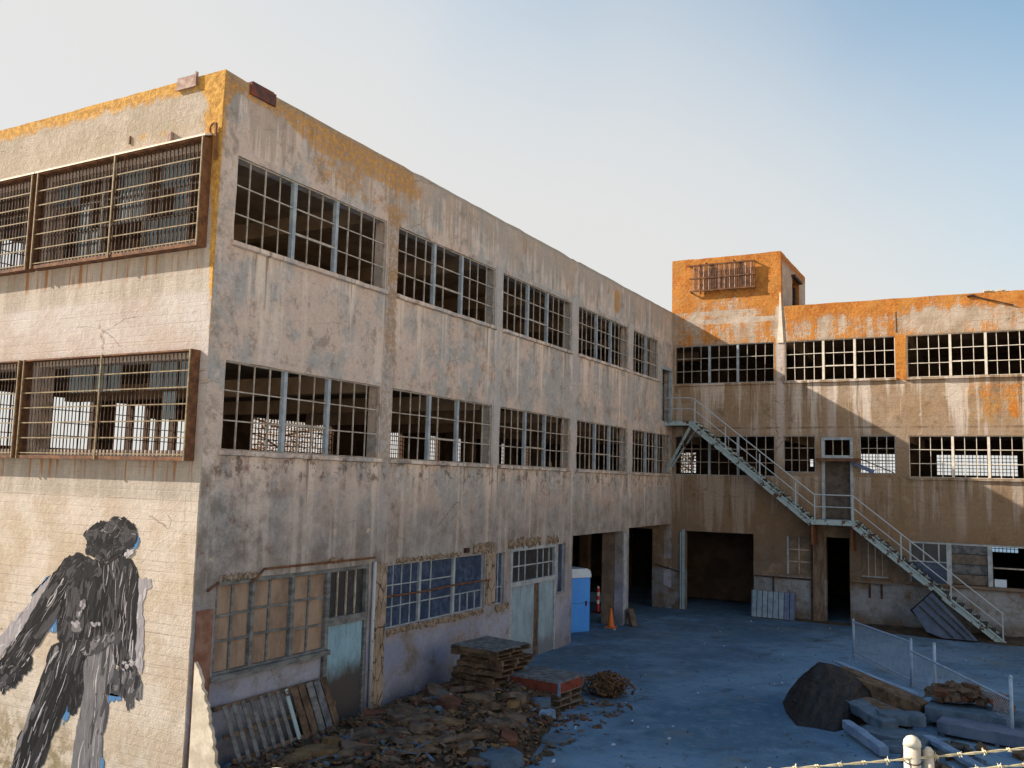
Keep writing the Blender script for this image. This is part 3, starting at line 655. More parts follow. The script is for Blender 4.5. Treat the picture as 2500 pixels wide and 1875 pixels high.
for a, b in ((.62, 1.52), (1.60, 2.66), (2.76, 3.78)):
    bar('boarded_panel', PLY, wf, (-.125, (a + b) / 2, 2.55), (.02, b - a, 1.62))
    for j in (1, 2): bar('glazing_bar', WOOD, wf, (-.095 + .01, (a + b) / 2 + random.uniform(-.05, .05), 1.74 + 1.62 * j / 3 + random.uniform(-.04, .04)), (.03, b - a - .02, .045), Matrix.Rotation(random.uniform(-.03, .03), 3, 'X'))
    bar('glazing_bar', WOOD, wf, (-.10, (a + b) / 2 + random.uniform(-.06, .06), 2.55), (.035, .05, 1.62), Matrix.Rotation(random.uniform(-.015, .015), 3, 'X'))
bar('door_transom', DARKPANE, wf, (-.115, 4.53, 2.86), (.012, 1.27, 1.0))
for k in range(1, 4): bar('glazing_bar', SASH, wf, (-.09, 3.90 + 1.27 * k / 4, 2.86), (.035, .035, 1.0))
dm = MB(); dm.box((-.12, 3.92, -.02), (-.07, 5.15, 2.18)); dr = build(dm, 'door', BLUEDOOR, long_b, label='pale blue peeling door with dark dirty foot')
# red-brown pilaster and cracked piers, conduit, white pipe
mb = MB(); mb.box((.004, .10, .1), (.03, .50, 2.95)); build(mb, 'stained_plaster', REDPL, long_b)
def rag(mb, u0, u1, z0, z1, th, seed, amp=.06, n=10, x=.003):
    """ragged-edged raised patch on the long wall"""
    ri = random.Random(seed); k = n
    top = [(u0 + (u1 - u0) * i / k, z1 + ri.uniform(-amp, amp)) for i in range(k + 1)]; bot = [(u0 + (u1 - u0) * i / k, z0 + ri.uniform(-amp, amp)) for i in range(k + 1)]
    ds = [th * ri.uniform(.4, 1.3) for _ in range(k + 1)]; b0 = len(mb.v)
    for i in range(k + 1):
        (ub, zb_), (ut, zt_) = bot[i], top[i]; zm = (zb_ + zt_) / 2 + ri.uniform(-.3, .3) * (zt_ - zb_)
        mb.v += [(x, ub, zb_), (x + ds[i], ub, zb_ + .01), (x + ds[i] * ri.uniform(.4, 1.2), ub, zm), (x + ds[i] * .7, ut, zt_ - .01), (x, ut, zt_)]
    for i in range(k):
        for j in range(4): mb.f.append((b0 + i * 5 + j, b0 + i * 5 + 5 + j, b0 + i * 5 + 6 + j, b0 + i * 5 + 1 + j)); mb.mi.append(0)
    for i in (0, k): mb.f.append(tuple(b0 + i * 5 + j for j in range(5))); mb.mi.append(0)
mb = MB(); rag(mb, 5.46, 5.92, .05, 3.45, .035, 1, .03, 4); build(mb, 'cracked_pier', CRACKED, long_b)
mb = MB(); rag(mb, 10.72, 11.2, 1.9, 3.42, .035, 2, .04, 4); build(mb, 'cracked_pier', CRACKED, long_b)
for k, (u0, u1, z0, z1, th, am, n) in enumerate(((.62, 1.6, 3.43, 3.56, .03, .04, 24), (3.6, 4.25, 3.57, 3.68, .025, .035, 16), (6.3, 9.3, 3.41, 3.50, .03, .035, 60), (9.95, 11.15, 3.43, 3.66, .035, .08, 30), (12.0, 14.2, 3.48, 3.70, .04, .09, 48), (14.6, 15.5, 3.47, 3.68, .035, .08, 22))):
    mb = MB(); rag(mb, u0, u1, z0, z1, th, 3 + k, am, n); build(mb, 'spalled_lintel', SPALL, long_b)
for k, (u0, u1, z0, z1) in enumerate(((6.0, 10.6, 1.70, 1.84), (11.3, 12.1, 1.68, 1.83))):
    mb = MB(); rag(mb, u0, u1, z0, z1, .03, 10 + k, .05, int((u1 - u0) * 22)); build(mb, 'crumbling_sill', SPALL, long_b)
mb = MB(); mb.tube([(.06, 5.38, .12), (.06, 5.38, 3.5)], .045, 10); mb.tube([(.06, 5.38, .0), (.06, 5.38, .16)], .075, 10); build(mb, 'downpipe', PIPEW, long_b, smooth=True)
mb = MB(); mb.tube([(.05, 1.45, 3.36), (.05, 1.75, 3.60), (.05, 5.40, 3.60)], .024, 6); mb.tube([(.05, .3, 3.3), (.05, .55, 3.42)], .024, 6); build(mb, 'conduit', RUST, long_b)
build(MB().box((.003, 9.45, 3.47), (.10, 9.62, 3.60)), 'junction_box', DKRUST, long_b)
# bay 2: blue glass window with broken bars
MULL = SASHB
w2 = steel_window(long_b, 'x', 0, -.09, 5.97, 10.65, 1.85, 3.38, [(5.97, 7.44, 4), (7.44, 9.07, 3), (9.07, 10.65, 4)], 3, SASHB, SASHB, None, {(2, 1), (2, 2), (2, 3), (2, -2), (1, 2)}, False)
for k in range(1, 4): bar('glazing_bar', SASHB, w2, (-.09, 9.07 + 1.58 * k / 4, 2.12), (.03, .035, .48))
for a, b in ((5.99, 7.41), (7.47, 9.04), (9.10, 10.63)): bar('pane', GLASS, w2, (-.115, (a + b) / 2, 2.615), (.01, b - a, 1.45))
mb = MB(); mb.tube([(-.03, 6.0, 2.62), (-.02, 7.5, 2.60), (-.03, 9.1, 2.63), (.03, 10.9, 2.62)], .025, 6); build(mb, 'rusty_tie_rod', RUST, long_b)
w3 = steel_window(long_b, 'x', 0, -.09, 11.30, 11.82, 1.85, 3.36, [(11.30, 11.82, 2)], 3, SASHB, SASHB, None, {(0, -2)}, False)
bar('pane', GLASS, w3, (-.115, 11.56, 2.6), (.01, .46, 1.42))
# bay 3: double door with transom light
mb = MB()
for a, b, z0, z1 in ((12.22, 12.36, 0, 3.44), (15.30, 15.42, 0, 3.44)): mb.box((-.16, a, z0), (-.01, b, z1))
mb.box((-.155, 12.36, 3.33), (-.015, 15.30, 3.44)); mb.box((-.155, 12.36, 2.26), (-.015, 15.30, 2.40))
df = build(mb, 'door_frame', SASHB, long_b)
bar('transom_pane', DARKPANE, df, (-.12, 13.83, 2.86), (.01, 2.92, .92))
for k in (1, 2, 4, 5, 6): bar('glazing_bar', SASHB, df, (-.09, 12.36 + 2.94 * k / 7 + .1, 2.865), (.03, .04, .92))
bar('glazing_bar', SASHB, df, (-.085, 13.83, 2.86), (.032, 2.92, .04))
build(MB().box((-.13, 12.37, -.02), (-.07, 13.93, 2.25)), 'door', WHITEDOOR, long_b, label='left leaf of the peeling blue-white double door')
build(MB().box((-.12, 14.28, -.02), (-.06, 15.29, 2.25)), 'door', WHITEDOOR, long_b, label='right leaf of the peeling blue-white double door')
build(MB().box((-.18, 13.94, -.02), (-.09, 14.27, 2.25)), 'door_post', BROWNWOOD, long_b)
w4 = steel_window(long_b, 'x', 0, -.09, 15.5, 16.07, 1.77, 3.42, [(15.5, 16.07, 1)], 2, SASHB, SASHB, None, {(0, -1)}, False)
bar('pane', GLASS, w4, (-.12, 15.785, 2.6), (.01, .5, 1.55))
# open bay pier with its steel corner guard
mb = MB(); mb.box((-.9, 21.42, -.05), (-.36, 21.98, 3.75)); build(mb, 'pier_core', simple('brown_pier_plaster', (.13, .10, .08), (.22, .17, .14), 2, .95, .4), long_b)
mb = MB(); mb.box((.003, 21.45, .02), (.02, 21.75, 3.55)); build(mb, 'corner_guard', SASHB, long_b)
# landing doorway frame in the upper corner
mb = MB(); mb.box((-.12, 25.72, 8.27), (.03, 25.80, 10.7)); mb.box((-.12, 27.07, 8.27), (.03, 27.15, 10.7)); mb.box((-.12, 25.8, 10.58), (.03, 27.07, 10.7)); build(mb, 'door_frame', SASHB, long_b)

# ------------------------------------------------------------------ rear building
XR = 27.0; D2 = 10.5
rear = thing('rear_building', 'rear concrete factory wing with orange lichened parapet across the end of the yard', 'building', (13, L + 5, 0))
BW = [(.10, 4.57), (5.03, 9.42), (9.86, 14.25), (14.7, 19.1), (19.55, 23.9)]
B_open = [(a, b, US_, UH) for a, b in BW] + [(.10, 4.57, LS, LH), (4.93, 6.245, 6.13, LH), (6.5, 7.75, 4.2, 7.62), (8.01, 9.36, 6.13, LH)] + [(a, b, LS + .08, LH) for a, b in BW[2:]]
B_open += [(.62, 3.66, -.05, 3.45), (5.08, 6.0, 1.9, 3.42), (6.62, 7.55, -.05, 3.48), (8.0, 9.05, 1.92, 3.40), (9.78, 14.3, 1.9, 3.5)]
mb = MB(); wall(mb, 'y', L, 1, -.9, XR, -.3, 13.3, .35, B_open); build(mb, 'courtyard_wall', [CR, INT], rear)
FARB = [(6.6, 8.35, 6.33, 7.32), (10.25, 13.8, 6.28, 7.3), (4.1, 4.3, 6.6, 7.02), (-3.05, -2.1, 6.15, 7.32), (12.55, 13.7, 2.62, 2.98)]
mb = MB(); wall(mb, 'y', L + D2, 1, -12.4, XR, -.3, 13.3, .3, FARB, 0, 0, 1.5, False); build(mb, 'far_wall', [INT, INT], rear)
mb = MB()
for (a, b, c, d) in FARB: screen(mb, 'y', L + D2 + .12, a, b, c, d, .16, .17, .016)
build(mb, 'window_screen', MESHM, rear, kind='stuff')
mb = MB(); mb.box((XR - .3, L + .36, -.3), (XR, L + D2 - .01, 13.3)); build(mb, 'side_wall', INT, rear)
mb = MB()
for z in (4.15, 8.25): mb.box((-.35, L + .36, z - .25), (XR - .31, L + D2 - .02, z))
build(mb, 'floor_slab', CEIL, rear)
build(MB().box((-.35, L + .36, 12.3), (XR - .31, L + D2 - .02, 12.55)), 'roof', CEIL, rear)
for k in range(5):
    xb = 4.8 + 4.83 * k
    for zb, zt in ((3.4, 3.9), (7.5, 8.0), (11.8, 12.3)): bar('ceiling_beam', CEIL, rear, (xb, L + 5.3, (zb + zt) / 2), (.3, 9.8, zt - zb))
    for zb, zt in ((-.02, 3.4), (4.15, 7.5), (8.25, 11.8)): bar('column', INT, rear, (xb, L + 5.2, (zb + zt) / 2), (.42, .42, zt - zb))
bar('partition', INT, rear, (5.6, L + 3.4, 1.9), (.15, 6, 3.7)); bar('partition', INT, rear, (2.2, L + 4.2, 1.9), (6.6, .15, 3.7)); bar('partition', INT, rear, (9.4, L + 4, 1.9), (.15, 7, 3.7))
MULL = SASHB
for i, (a, b) in enumerate(BW):
    n = b - a; fm = SASHB if i == 0 else SASHLIT; MULL = SASHB if i == 0 else SASHLIT  # sunlit bays take the lit copy, the shaded first bay stays greyer
    secs = [(a, a + n * .36, 4), (a + n * .36, a + n * .645, 3), (a + n * .645, b, 4)]
    steel_window(rear, 'y', L, .07, a, b, US_, UH, secs, 3, fm, fm if i else SASH, 1)
    sill(rear, CR, 'y', L, -1, a - .06, b + .06, US_)
    if i == 1: continue
    zb = LS if i == 0 else LS + .08
    steel_window(rear, 'y', L, .07, a, b, zb, LH, secs, 3, fm, fm if i else SASH, None)
    if i: sill(rear, CR, 'y', L, -1, a - .06, b + .06, zb)
MULL = SASHB
for a, b in ((4.93, 6.245), (8.01, 9.36)): steel_window(rear, 'y', L, .07, a, b, 6.13, LH, [(a, b, 4)], 3, SASHB, SASH, None)
# landing door with barred transom and rusty canopy
mb = MB(); y0, y1 = L + .02, L + .16
mb.box((6.503, y0 - .06, 4.2), (6.62, y1, 7.615)); mb.box((7.63, y0 - .06, 4.2), (7.747, y1, 7.615)); mb.box((6.62, y0 - .055, 7.5), (7.63, y1, 7.61)); mb.box((6.62, y0 - .055, 6.74), (7.63, y1, 6.86))
f_ = build(mb, 'door_frame', SASHB, rear)
for u in (6.95, 7.31): bar('glazing_bar', SASH, f_, (u, L + .09, 7.18), (.035, .035, .64))
build(MB().box((6.63, L + .10, 4.22), (7.62, L + .15, 6.73)), 'door', simple('dull_grey_brown_door', (.055, .045, .04), (.10, .085, .075), 3, .85, .2), rear)
mb = MB(); mb.prism([(6.3, L - .004, 6.66), (6.3, L - .45, 6.60), (6.3, L - .45, 6.66), (6.3, L - .004, 6.74)], (1.75, 0, 0)); build(mb, 'canopy', RUST, rear)
mb = MB(); mb.beam((7.75, L - .12, 6.55), (8.55, L - .10, 6.18), .03, .16); build(mb, 'canopy_flap', simple('blue_painted_flap', (.10, .13, .24), (.15, .18, .30), 3, .7, .2), rear)
mb = MB(); mb.tube([(8.03, L - .05, 6.72), (9.3, L - .05, 6.17)], .022, 6); build(mb, 'tie_rod', DKRUST, rear)
# ground floor
mb = MB(); mb.box((.50, L - .05, .02), (.62, L - .003, 3.5)); mb.tube([(.44, L - .06, .02), (.44, L - .06, 3.4)], .03, 6); build(mb, 'door_guide', simple('pale_blue_door_guide', (.20, .30, .38), (.28, .38, .46), 4, .7, .3), rear)
mb = MB(); mb.tube([(-.75, L - .03, 1.9), (.45, L - .03, 1.62)], .03, 6); build(mb, 'handrail', DKRUST, rear)
mb = MB(); mb.tube([(4.5, L - .04, .1), (4.5, L - .04, 1.75)], .035, 6); mb.tube([(3.7, L - .04, 1.72), (6.0, L - .04, 1.70)], .03, 6); mb.tube([(6.07, L - .06, .05), (6.07, L - .06, 3.95)], .04, 8); build(mb, 'drainpipe', DKRUST, rear)
mb = MB(); mb.box((6.13, L - .09, .02), (6.55, L - .003, 3.7)); build(mb, 'timber_pilaster', simple('brown_timber_pilaster', (.10, .07, .05), (.19, .145, .115), 3, .9, .4, (2, 2, .5)), rear)
mb = MB(); mb.box((5.083, L + .08, 1.903), (5.997, L + .2, 3.417)); bw = build(mb, 'blocked_window', BLIND, rear); sill(rear, CR, 'y', L, -1, 4.7, 6.02, 1.84, .12, .1)
for u, z, s_ in ((5.54, 2.66, (.04, .05, 1.5)),): bar('glazing_bar', SASH, bw, (u, L + .06, z), s_)
for z in (2.4, 2.9): bar('glazing_bar', SASH, bw, (5.54, L + .06, z), (.9, .05, .04))
bar('window_post', SASHB, bw, (5.10, L - .01, 2.66), (.07, .06, 1.55))
mb = MB(); mb.box((8.003, L + .08, 1.923), (9.047, L + .2, 3.397)); bw = build(mb, 'blocked_window', BLIND, rear); sill(rear, CR, 'y', L, -1, 7.6, 9.15, 1.86, .16, .1)
for k in (1, 2, 3): bar('glazing_bar', SASH, bw, (8.0 + 1.05 * k / 4, L + .06, 2.66), (.035, .05, 1.46))
bar('glazing_bar', SASHB, bw, (8.5, L + .05, 1.99), (1.0, .06, .05))
for u in (8.3, 8.75): build(MB().box((u - .04, L - .04, 1.15), (u + .04, L - .003, 1.72)), 'rust_bracket', DKRUST, rear)
mb = MB()
for a, b in ((9.783, 9.86), (11.12, 11.30), (12.54, 12.70)): mb.box((a, L + .02, 1.9), (b, L + .2, 3.495))
mb.box((9.86, L + .025, 3.42), (14.29, L + .19, 3.495)); gf = build(mb, 'window_frame', SASHB, rear); sill(rear, CR, 'y', L, -1, 9.6, 14.5, 1.9, .12, .1)
bar('pane', GLASS, gf, (10.49, L + .12, 2.3), (1.26, .012, .78)); bar('pane', DARKPANE, gf, (10.49, L + .14, 3.05), (1.26, .012, .74)); bar('glazing_bar', SASHB, gf, (10.49, L + .08, 2.72), (1.26, .05, .05)); bar('glazing_bar', SASHB, gf, (10.3, L + .08, 3.08), (.05, .05, .7)); bar('glazing_bar', SASHB, gf, (10.85, L + .08, 3.08), (.05, .05, .7))
for k in range(4): bar('louvre_board', simple('grey_brown_louvre', (.10, .085, .075), (.17, .15, .135), 3, .9, .3) if k % 2 == 0 else GREYTOP, gf, (11.92, L + .10, 2.12 + .385 * k), (1.23, .04, .37), Matrix.Rotation(R(14), 3, 'X'))
bar('shelf', SASH, gf, (13.6, L + .3, 2.62), (1.75, .3, .04)); build(MB().box((12.75, L + .1, 1.92), (13.15, L + .3, 2.2)), 'electrical_box', TOILWHITE, rear)
# roof cable
mb = MB(); mb.tube([(12.2, L - .02, 13.22), (12.9, L - .06, 12.98), (13.7, L - .05, 12.72)], .022, 6); mb.tube([(12.1, L - .03, 13.18), (12.35, L - .03, 13.22)], .05, 6); build(mb, 'loose_cable', DKRUST, rear)
mb = MB(); rng = random.Random(4)
for k in range(9): mb.beam((12.9 + rng.uniform(-.3, .6), L + .1, 13.3), (12.9 + rng.uniform(-.3, .6), L - .02, 13.36), .05, .04)
build(mb, 'parapet_debris', BRKW, rear)
mb = MB(); mb.box((9.47, L - .012, 11.9), (9.495, L + .02, 12.75)); build(mb, 'wall_joint', DKRUST, rear)
mb = MB(); mb.prism([(4.72, L - .004, 11.7), (4.98, L - .004, 11.7), (4.90, L - .004, 13.3), (4.88, L - .004, 13.9), (4.82, L - .004, 13.9), (4.80, L - .004, 13.0)], (0, -.03, 0)); build(mb, 'render_streak', LEDGE, rear)

# ------------------------------------------------------------------ roof tower
TT = 15.77; tower = thing('stair_tower', 'square orange lichened stair tower rising above the rear roof', 'tower', (2.4, L + 2.8, 12.56))
mb = MB(); wall(mb, 'y', L + .002, 1, -.04, 4.88, 13.302, TT, .3, [(50, 51, 0, 1)]); build(mb, 'front_wall', [CR, INT], tower)
mb = MB(); wall(mb, 'x', 4.88, -1, L + .31, 32.8, 12.56, TT, .3, [(29.72, 31.35, 13.5, 15.1)]); build(mb, 'side_wall', [CR, INT], tower)
mb = MB(); wall(mb, 'x', -.04, 1, L + .31, 32.8, 12.56, TT, .3, [(50, 51, 0, 1)]); build(mb, 'side_wall', [CR, INT], tower)
mb = MB(); mb.box((.27, 32.5, 12.56), (4.57, 32.8, TT)); mb.box((.27, L + .31, TT - .25), (4.57, 32.49, TT - .05)); build(mb, 'rear_wall', INT, tower)
mb = MB(); mb.box((4.89, 29.5, 15.08), (5.05, 31.3, 15.2)); mb.box((4.6, 31.0, 13.5), (4.75, 31.3, 14.9)); build(mb, 'broken_shutter', DKRUST, tower)
mb = MB(); zz = (14.24, 14.82, 15.42); y_ = L - .17
for z in zz: mb.box((.86 if z < 15 else .72, y_ - .025, z - .03), (3.80, y_ + .025, z + .03))
for u in (1.35, 2.9): mb.box((u - .03, y_ + .03, 14.1), (u + .03, y_ + .06, 15.5))
for u, z in ((.9, 14.2), (1.55, 14.15), (2.9, 14.15), (3.75, 14.2), (.8, 15.45), (1.6, 15.5), (2.85, 15.52), (3.75, 15.42)): mb.box((u - .025, y_, z - .03), (u + .025, L - .003, z + .03))
tg = build(mb, 'louvre_grille', RUST, tower)
for k in range(36):
    u = 1.02 + 2.75 * k / 35
    if 11 <= k <= 12 or 27 <= k <= 28: bar('grille_slat', DKRUST, tg, (u, y_ + .01, 14.83), (.075, .02, 1.12))
    else: bar('grille_slat', RUST if k % 3 else SCUPP, tg, (u, y_ + .01, 14.83 + random.uniform(-.01, .01)), (.042, .03, 1.12))

# ------------------------------------------------------------------ fire escape stair
yo, yi = L - 1.12, L - .14
st = thing('fire_escape', 'pale teal steel fire escape stair running down the rear wall to the yard', 'staircase', (6.5, L - .6, 0))
def flight(x0, z0, x1, z1, n):
    for y in (yo, yi):
        mb = MB(); mb.beam((x0, y, z0 - .10), (x1, y, z1 - .10), .05, .24); mb.beam((x0, y - .03, z0 + .01), (x1, y - .03, z1 + .01), .09, .03); build(mb, 'stringer', PTEAL, st)
    for k in range(n):
        t = (k + .5) / n; bar('tread', TREAD, st, (x0 + (x1 - x0) * t, (yo + yi) / 2, z0 + (z1 - z0) * t + .05), (.25, yi - yo - .06, .035))
        bar('riser', PTEAL, st, (x0 + (x1 - x0) * t + .12, (yo + yi) / 2, z0 + (z1 - z0) * t), (.012, yi - yo - .07, .09))
flight(1.26, 8.20, 6.26, 4.16, 20); flight(7.88, 4.16, 13.02, .06, 20)
for x0, x1, z in ((.02, 1.30, 8.27), (6.22, 7.92, 4.22)):
    mb = MB(); mb.box((x0, yo, z - .05), (x1, L - .01, z)); mb.box((x0, yo - .03, z - .20), (x1, yo + .03, z - .02)); build(mb, 'landing', PTEAL, st)
    build(MB().box((x0 + .05, yo + .05, z - .19), (x1 - .05, L - .02, z - .056)), 'landing_joist', RUST, st)
mb = MB(); mb.beam((1.22, yo + .02, 8.06), (.03, yo + .25, 6.05), .09, .09); build(mb, 'brace', PTEAL, st)
mb = MB(); mb.beam((1.22, yi, 8.06), (.03, yi, 6.25), .07, .07); build(mb, 'brace', PTEAL, st)
build(MB().box((6.25, yo, 3.2), (6.33, yi, 4.02)), 'landing_bracket', RUST, st); build(MB().box((7.75, yo + .1, 3.0), (7.82, yi, 4.02)), 'landing_bracket', RUST, st)
def rail(h, r):
    mb = MB()
    mb.tube([(.03, yo, 8.27 + h), (1.18, yo, 8.27 + h), (1.36, yo, 8.21 + h)], r, 6)
    mb.tube([(1.36, yo, 8.21 + h), (6.36, yo, 4.22 + h), (6.5, yo, 4.20 + h), (7.85, yo, 4.20 + h)], r, 6)
    mb.tube([(7.85, yo, 4.20 + h), (13.0, yo, .05 + h)], r, 6)
    return mb
build(rail(1.02, .026), 'handrail', RAIL, st); build(rail(.54, .022), 'mid_rail', RAIL, st)
for x, z in ((1.40, 8.13), (2.75, 7.0), (4.2, 5.85), (5.65, 4.68), (6.4, 4.2), (7.86, 4.2), (9.6, 2.76), (11.3, 1.40), (12.98, .05)): bar('baluster', RAIL, st, (x, yo - .004, z + .5), (.045, .045, 1.02))

# ------------------------------------------------------------------ painted figure on the gable end
MURAL = {
 'head': [(-3.18, 4.22), (-2.82, 4.43), (-2.52, 4.49), (-2.24, 4.59), (-1.92, 4.55), (-1.69, 4.44), (-1.6, 4.25), (-1.69, 4.04), (-1.79, 3.82), (-2.13, 3.85), (-2.44, 3.69), (-2.84, 3.76), (-3.08, 3.83), (-3.05, 4.02)],
 'jacket': [(-2.92, 3.74), (-3.26, 3.83), (-3.64, 3.71), (-3.93, 3.44), (-4.13, 3.12), (-3.78, 2.88), (-3.8, 2.61), (-3.76, 2.09), (-3.62, 2.0), (-3.06, 2.13), (-2.66, 2.11), (-2.05, 2.36), (-1.96, 2.03), (-1.79, 2.23), (-1.5, 2.57), (-1.49, 2.89), (-1.52, 3.57), (-1.77, 3.81), (-2.16, 3.83), (-2.43, 3.67)],
 'arm_l': [(-3.93, 3.44), (-4.28, 2.97), (-4.65, 2.47), (-4.93, 2.07), (-5.28, 1.73), (-5.48, 1.47), (-4.96, 1.42), (-4.55, 1.71), (-4.17, 2.18), (-3.8, 2.61), (-3.59, 3.03), (-3.53, 3.43)],
 'hand_l': [(-5.27, 1.66), (-5.59, 1.42), (-5.5, 0.85), (-5.38, 0.78), (-5.22, 0.9), (-4.93, 1.06), (-4.71, 1.27), (-4.48, 1.41), (-4.55, 1.65), (-4.98, 1.61)],
 'arm_r': [(-2.12, 3.47), (-2.1, 2.83), (-2.03, 2.21), (-1.93, 1.78), (-1.74, 1.77), (-1.47, 1.86), (-1.48, 2.26), (-1.48, 2.89), (-1.53, 3.51), (-1.76, 3.75)],
 'hand_r': [(-1.86, 1.76), (-1.4, 1.84), (-1.22, 1.56), (-1.25, 1.22), (-1.39, 1.29), (-1.39, 1.08), (-1.54, 0.98), (-1.66, 1.2), (-1.92, 1.24), (-2.25, 1.18), (-2.07, 1.45)],
 'leg_l': [(-3.87, 1.95), (-3.16, 2.12), (-2.76, 2.13), (-2.92, 1.76), (-3.17, 1.31), (-3.31, 0.81), (-3.61, 0.29), (-3.92, -0.18), (-4.05, -0.9), (-4.99, -1.0), (-4.75, -0.08), (-4.35, 0.64), (-4.16, 1.25)],
 'leg_r': [(-2.8, 2.06), (-2.05, 2.36), (-1.97, 1.74), (-2.11, 1.38), (-2.14, 0.94), (-2.17, 0.32), (-2.16, -0.8), (-3.03, -0.9), (-2.96, 0.2), (-2.87, 0.91), (-2.81, 1.48)],
 'crotch': [(-3.06, 1.65), (-2.74, 1.94), (-2.76, 1.24), (-2.91, 0.87), (-3.09, 0.68), (-3.3, 0.69), (-3.2, 1.18)],
 'shade_r': [(-1.49, 3.45), (-1.14, 3.47), (-1.1, 3.32), (-1.28, 3.21), (-1.35, 2.96), (-1.22, 2.29), (-1.22, 1.68), (-1.41, 1.84), (-1.47, 2.27), (-1.47, 2.89)],
 'shade_l': [(-4.16, 3.32), (-4.74, 2.7), (-5.66, 1.93), (-5.59, 1.49), (-5.29, 1.76), (-4.94, 2.1), (-4.65, 2.5), (-4.28, 2.97), (-4.04, 3.26)],
 'collar': [(-3.73, 3.55), (-3.3, 3.71), (-2.9, 3.61), (-2.51, 3.5), (-2.8, 3.38), (-3.25, 3.29), (-3.73, 3.15)],
 'chest_patch': [(-3.57, 3.13), (-3.26, 3.14), (-3.04, 2.78), (-3.05, 2.26), (-3.36, 2.24), (-3.56, 2.7)],
 'daub_a': [(-3.05, 2.93), (-2.94, 2.95), (-3.12, 2.59), (-3.2, 2.54)],
 'daub_b': [(-3.31, 2.46), (-3.11, 2.51), (-3.01, 2.33), (-3.33, 2.23)],
 'daub_c': [(-2.8, 2.48), (-2.48, 2.53), (-2.5, 2.46), (-2.77, 2.42)],
 'hip': [(-2.96, 2.14), (-2.05, 2.4), (-2.02, 2.21), (-2.26, 2.07), (-2.7, 1.86), (-3.03, 1.86)],
 'face': [(-3.02, 4.16), (-2.6, 4.28), (-2.09, 4.11), (-1.93, 3.96), (-2.44, 3.75), (-2.85, 3.79)],
 'cheek': [(-1.94, 3.86), (-1.69, 3.99), (-1.65, 3.94), (-1.82, 3.82)],
 'cuff': [(-1.86, 1.8), (-1.47, 1.91), (-1.41, 1.84), (-1.76, 1.74)],
 'blue_a': [(-4.18, 3.3), (-4.46, 3.1), (-4.7, 2.85), (-4.57, 2.95), (-4.15, 3.25)],
 'blue_b': [(-3.82, 2.55), (-4.03, 2.33), (-3.96, 2.17), (-3.8, 2.22), (-3.77, 2.42)],
 'blue_c': [(-1.98, 1.74), (-2.11, 1.6), (-2.16, 1.22), (-1.69, 1.24), (-1.77, 1.15), (-2.05, 1.08), (-2.13, 0.91), (-2.27, 0.93), (-2.23, 1.18), (-2.09, 1.42)],
 'blue_d': [(-3.28, 0.98), (-3.39, 0.58), (-3.37, 0.45), (-3.24, 0.7)],
 'blue_e': [(-2.23, 0.13), (-2.26, -0.8), (-2.13, -0.8), (-2.13, 0.02)],
 'blue_f': [(-1.62, 4.28), (-1.54, 4.17), (-1.66, 3.97), (-1.69, 4.04)],
}
def flat(name, c, r=.75):
    return simple(name, tuple(v * .75 for v in c), c, 5, r, .18, spec=.12, stretch=(3, 1, .6))
PK, PD, PG, PM, PL, PB, PV = (flat('black_mural_paint', (.006, .0055, .007)), flat('charcoal_mural_paint', (.016, .015, .018)), flat('grey_mural_paint', (.055, .051, .055)), flat('mid_grey_mural_paint', (.145, .135, .14)), flat('off_white_mural_paint', (.42, .39, .40)), flat('blue_mural_paint', (.07, .18, .36)), flat('lilac_grey_mural_paint', (.30, .27, .285)))
mural = thing('mural_figure', 'dark brushy figure in jacket and trousers painted on the sunlit gable wall', 'mural', (-3, -.02, -1.3))
def inside(p, poly):
    r = False; j = len(poly) - 1
    for i in range(len(poly)):
        a, b = poly[i], poly[j]
        if (a[1] > p[1]) != (b[1] > p[1]) and p[0] < (b[0] - a[0]) * (p[1] - a[1]) / (b[1] - a[1]) + a[0]: r = not r
        j = i
    return r
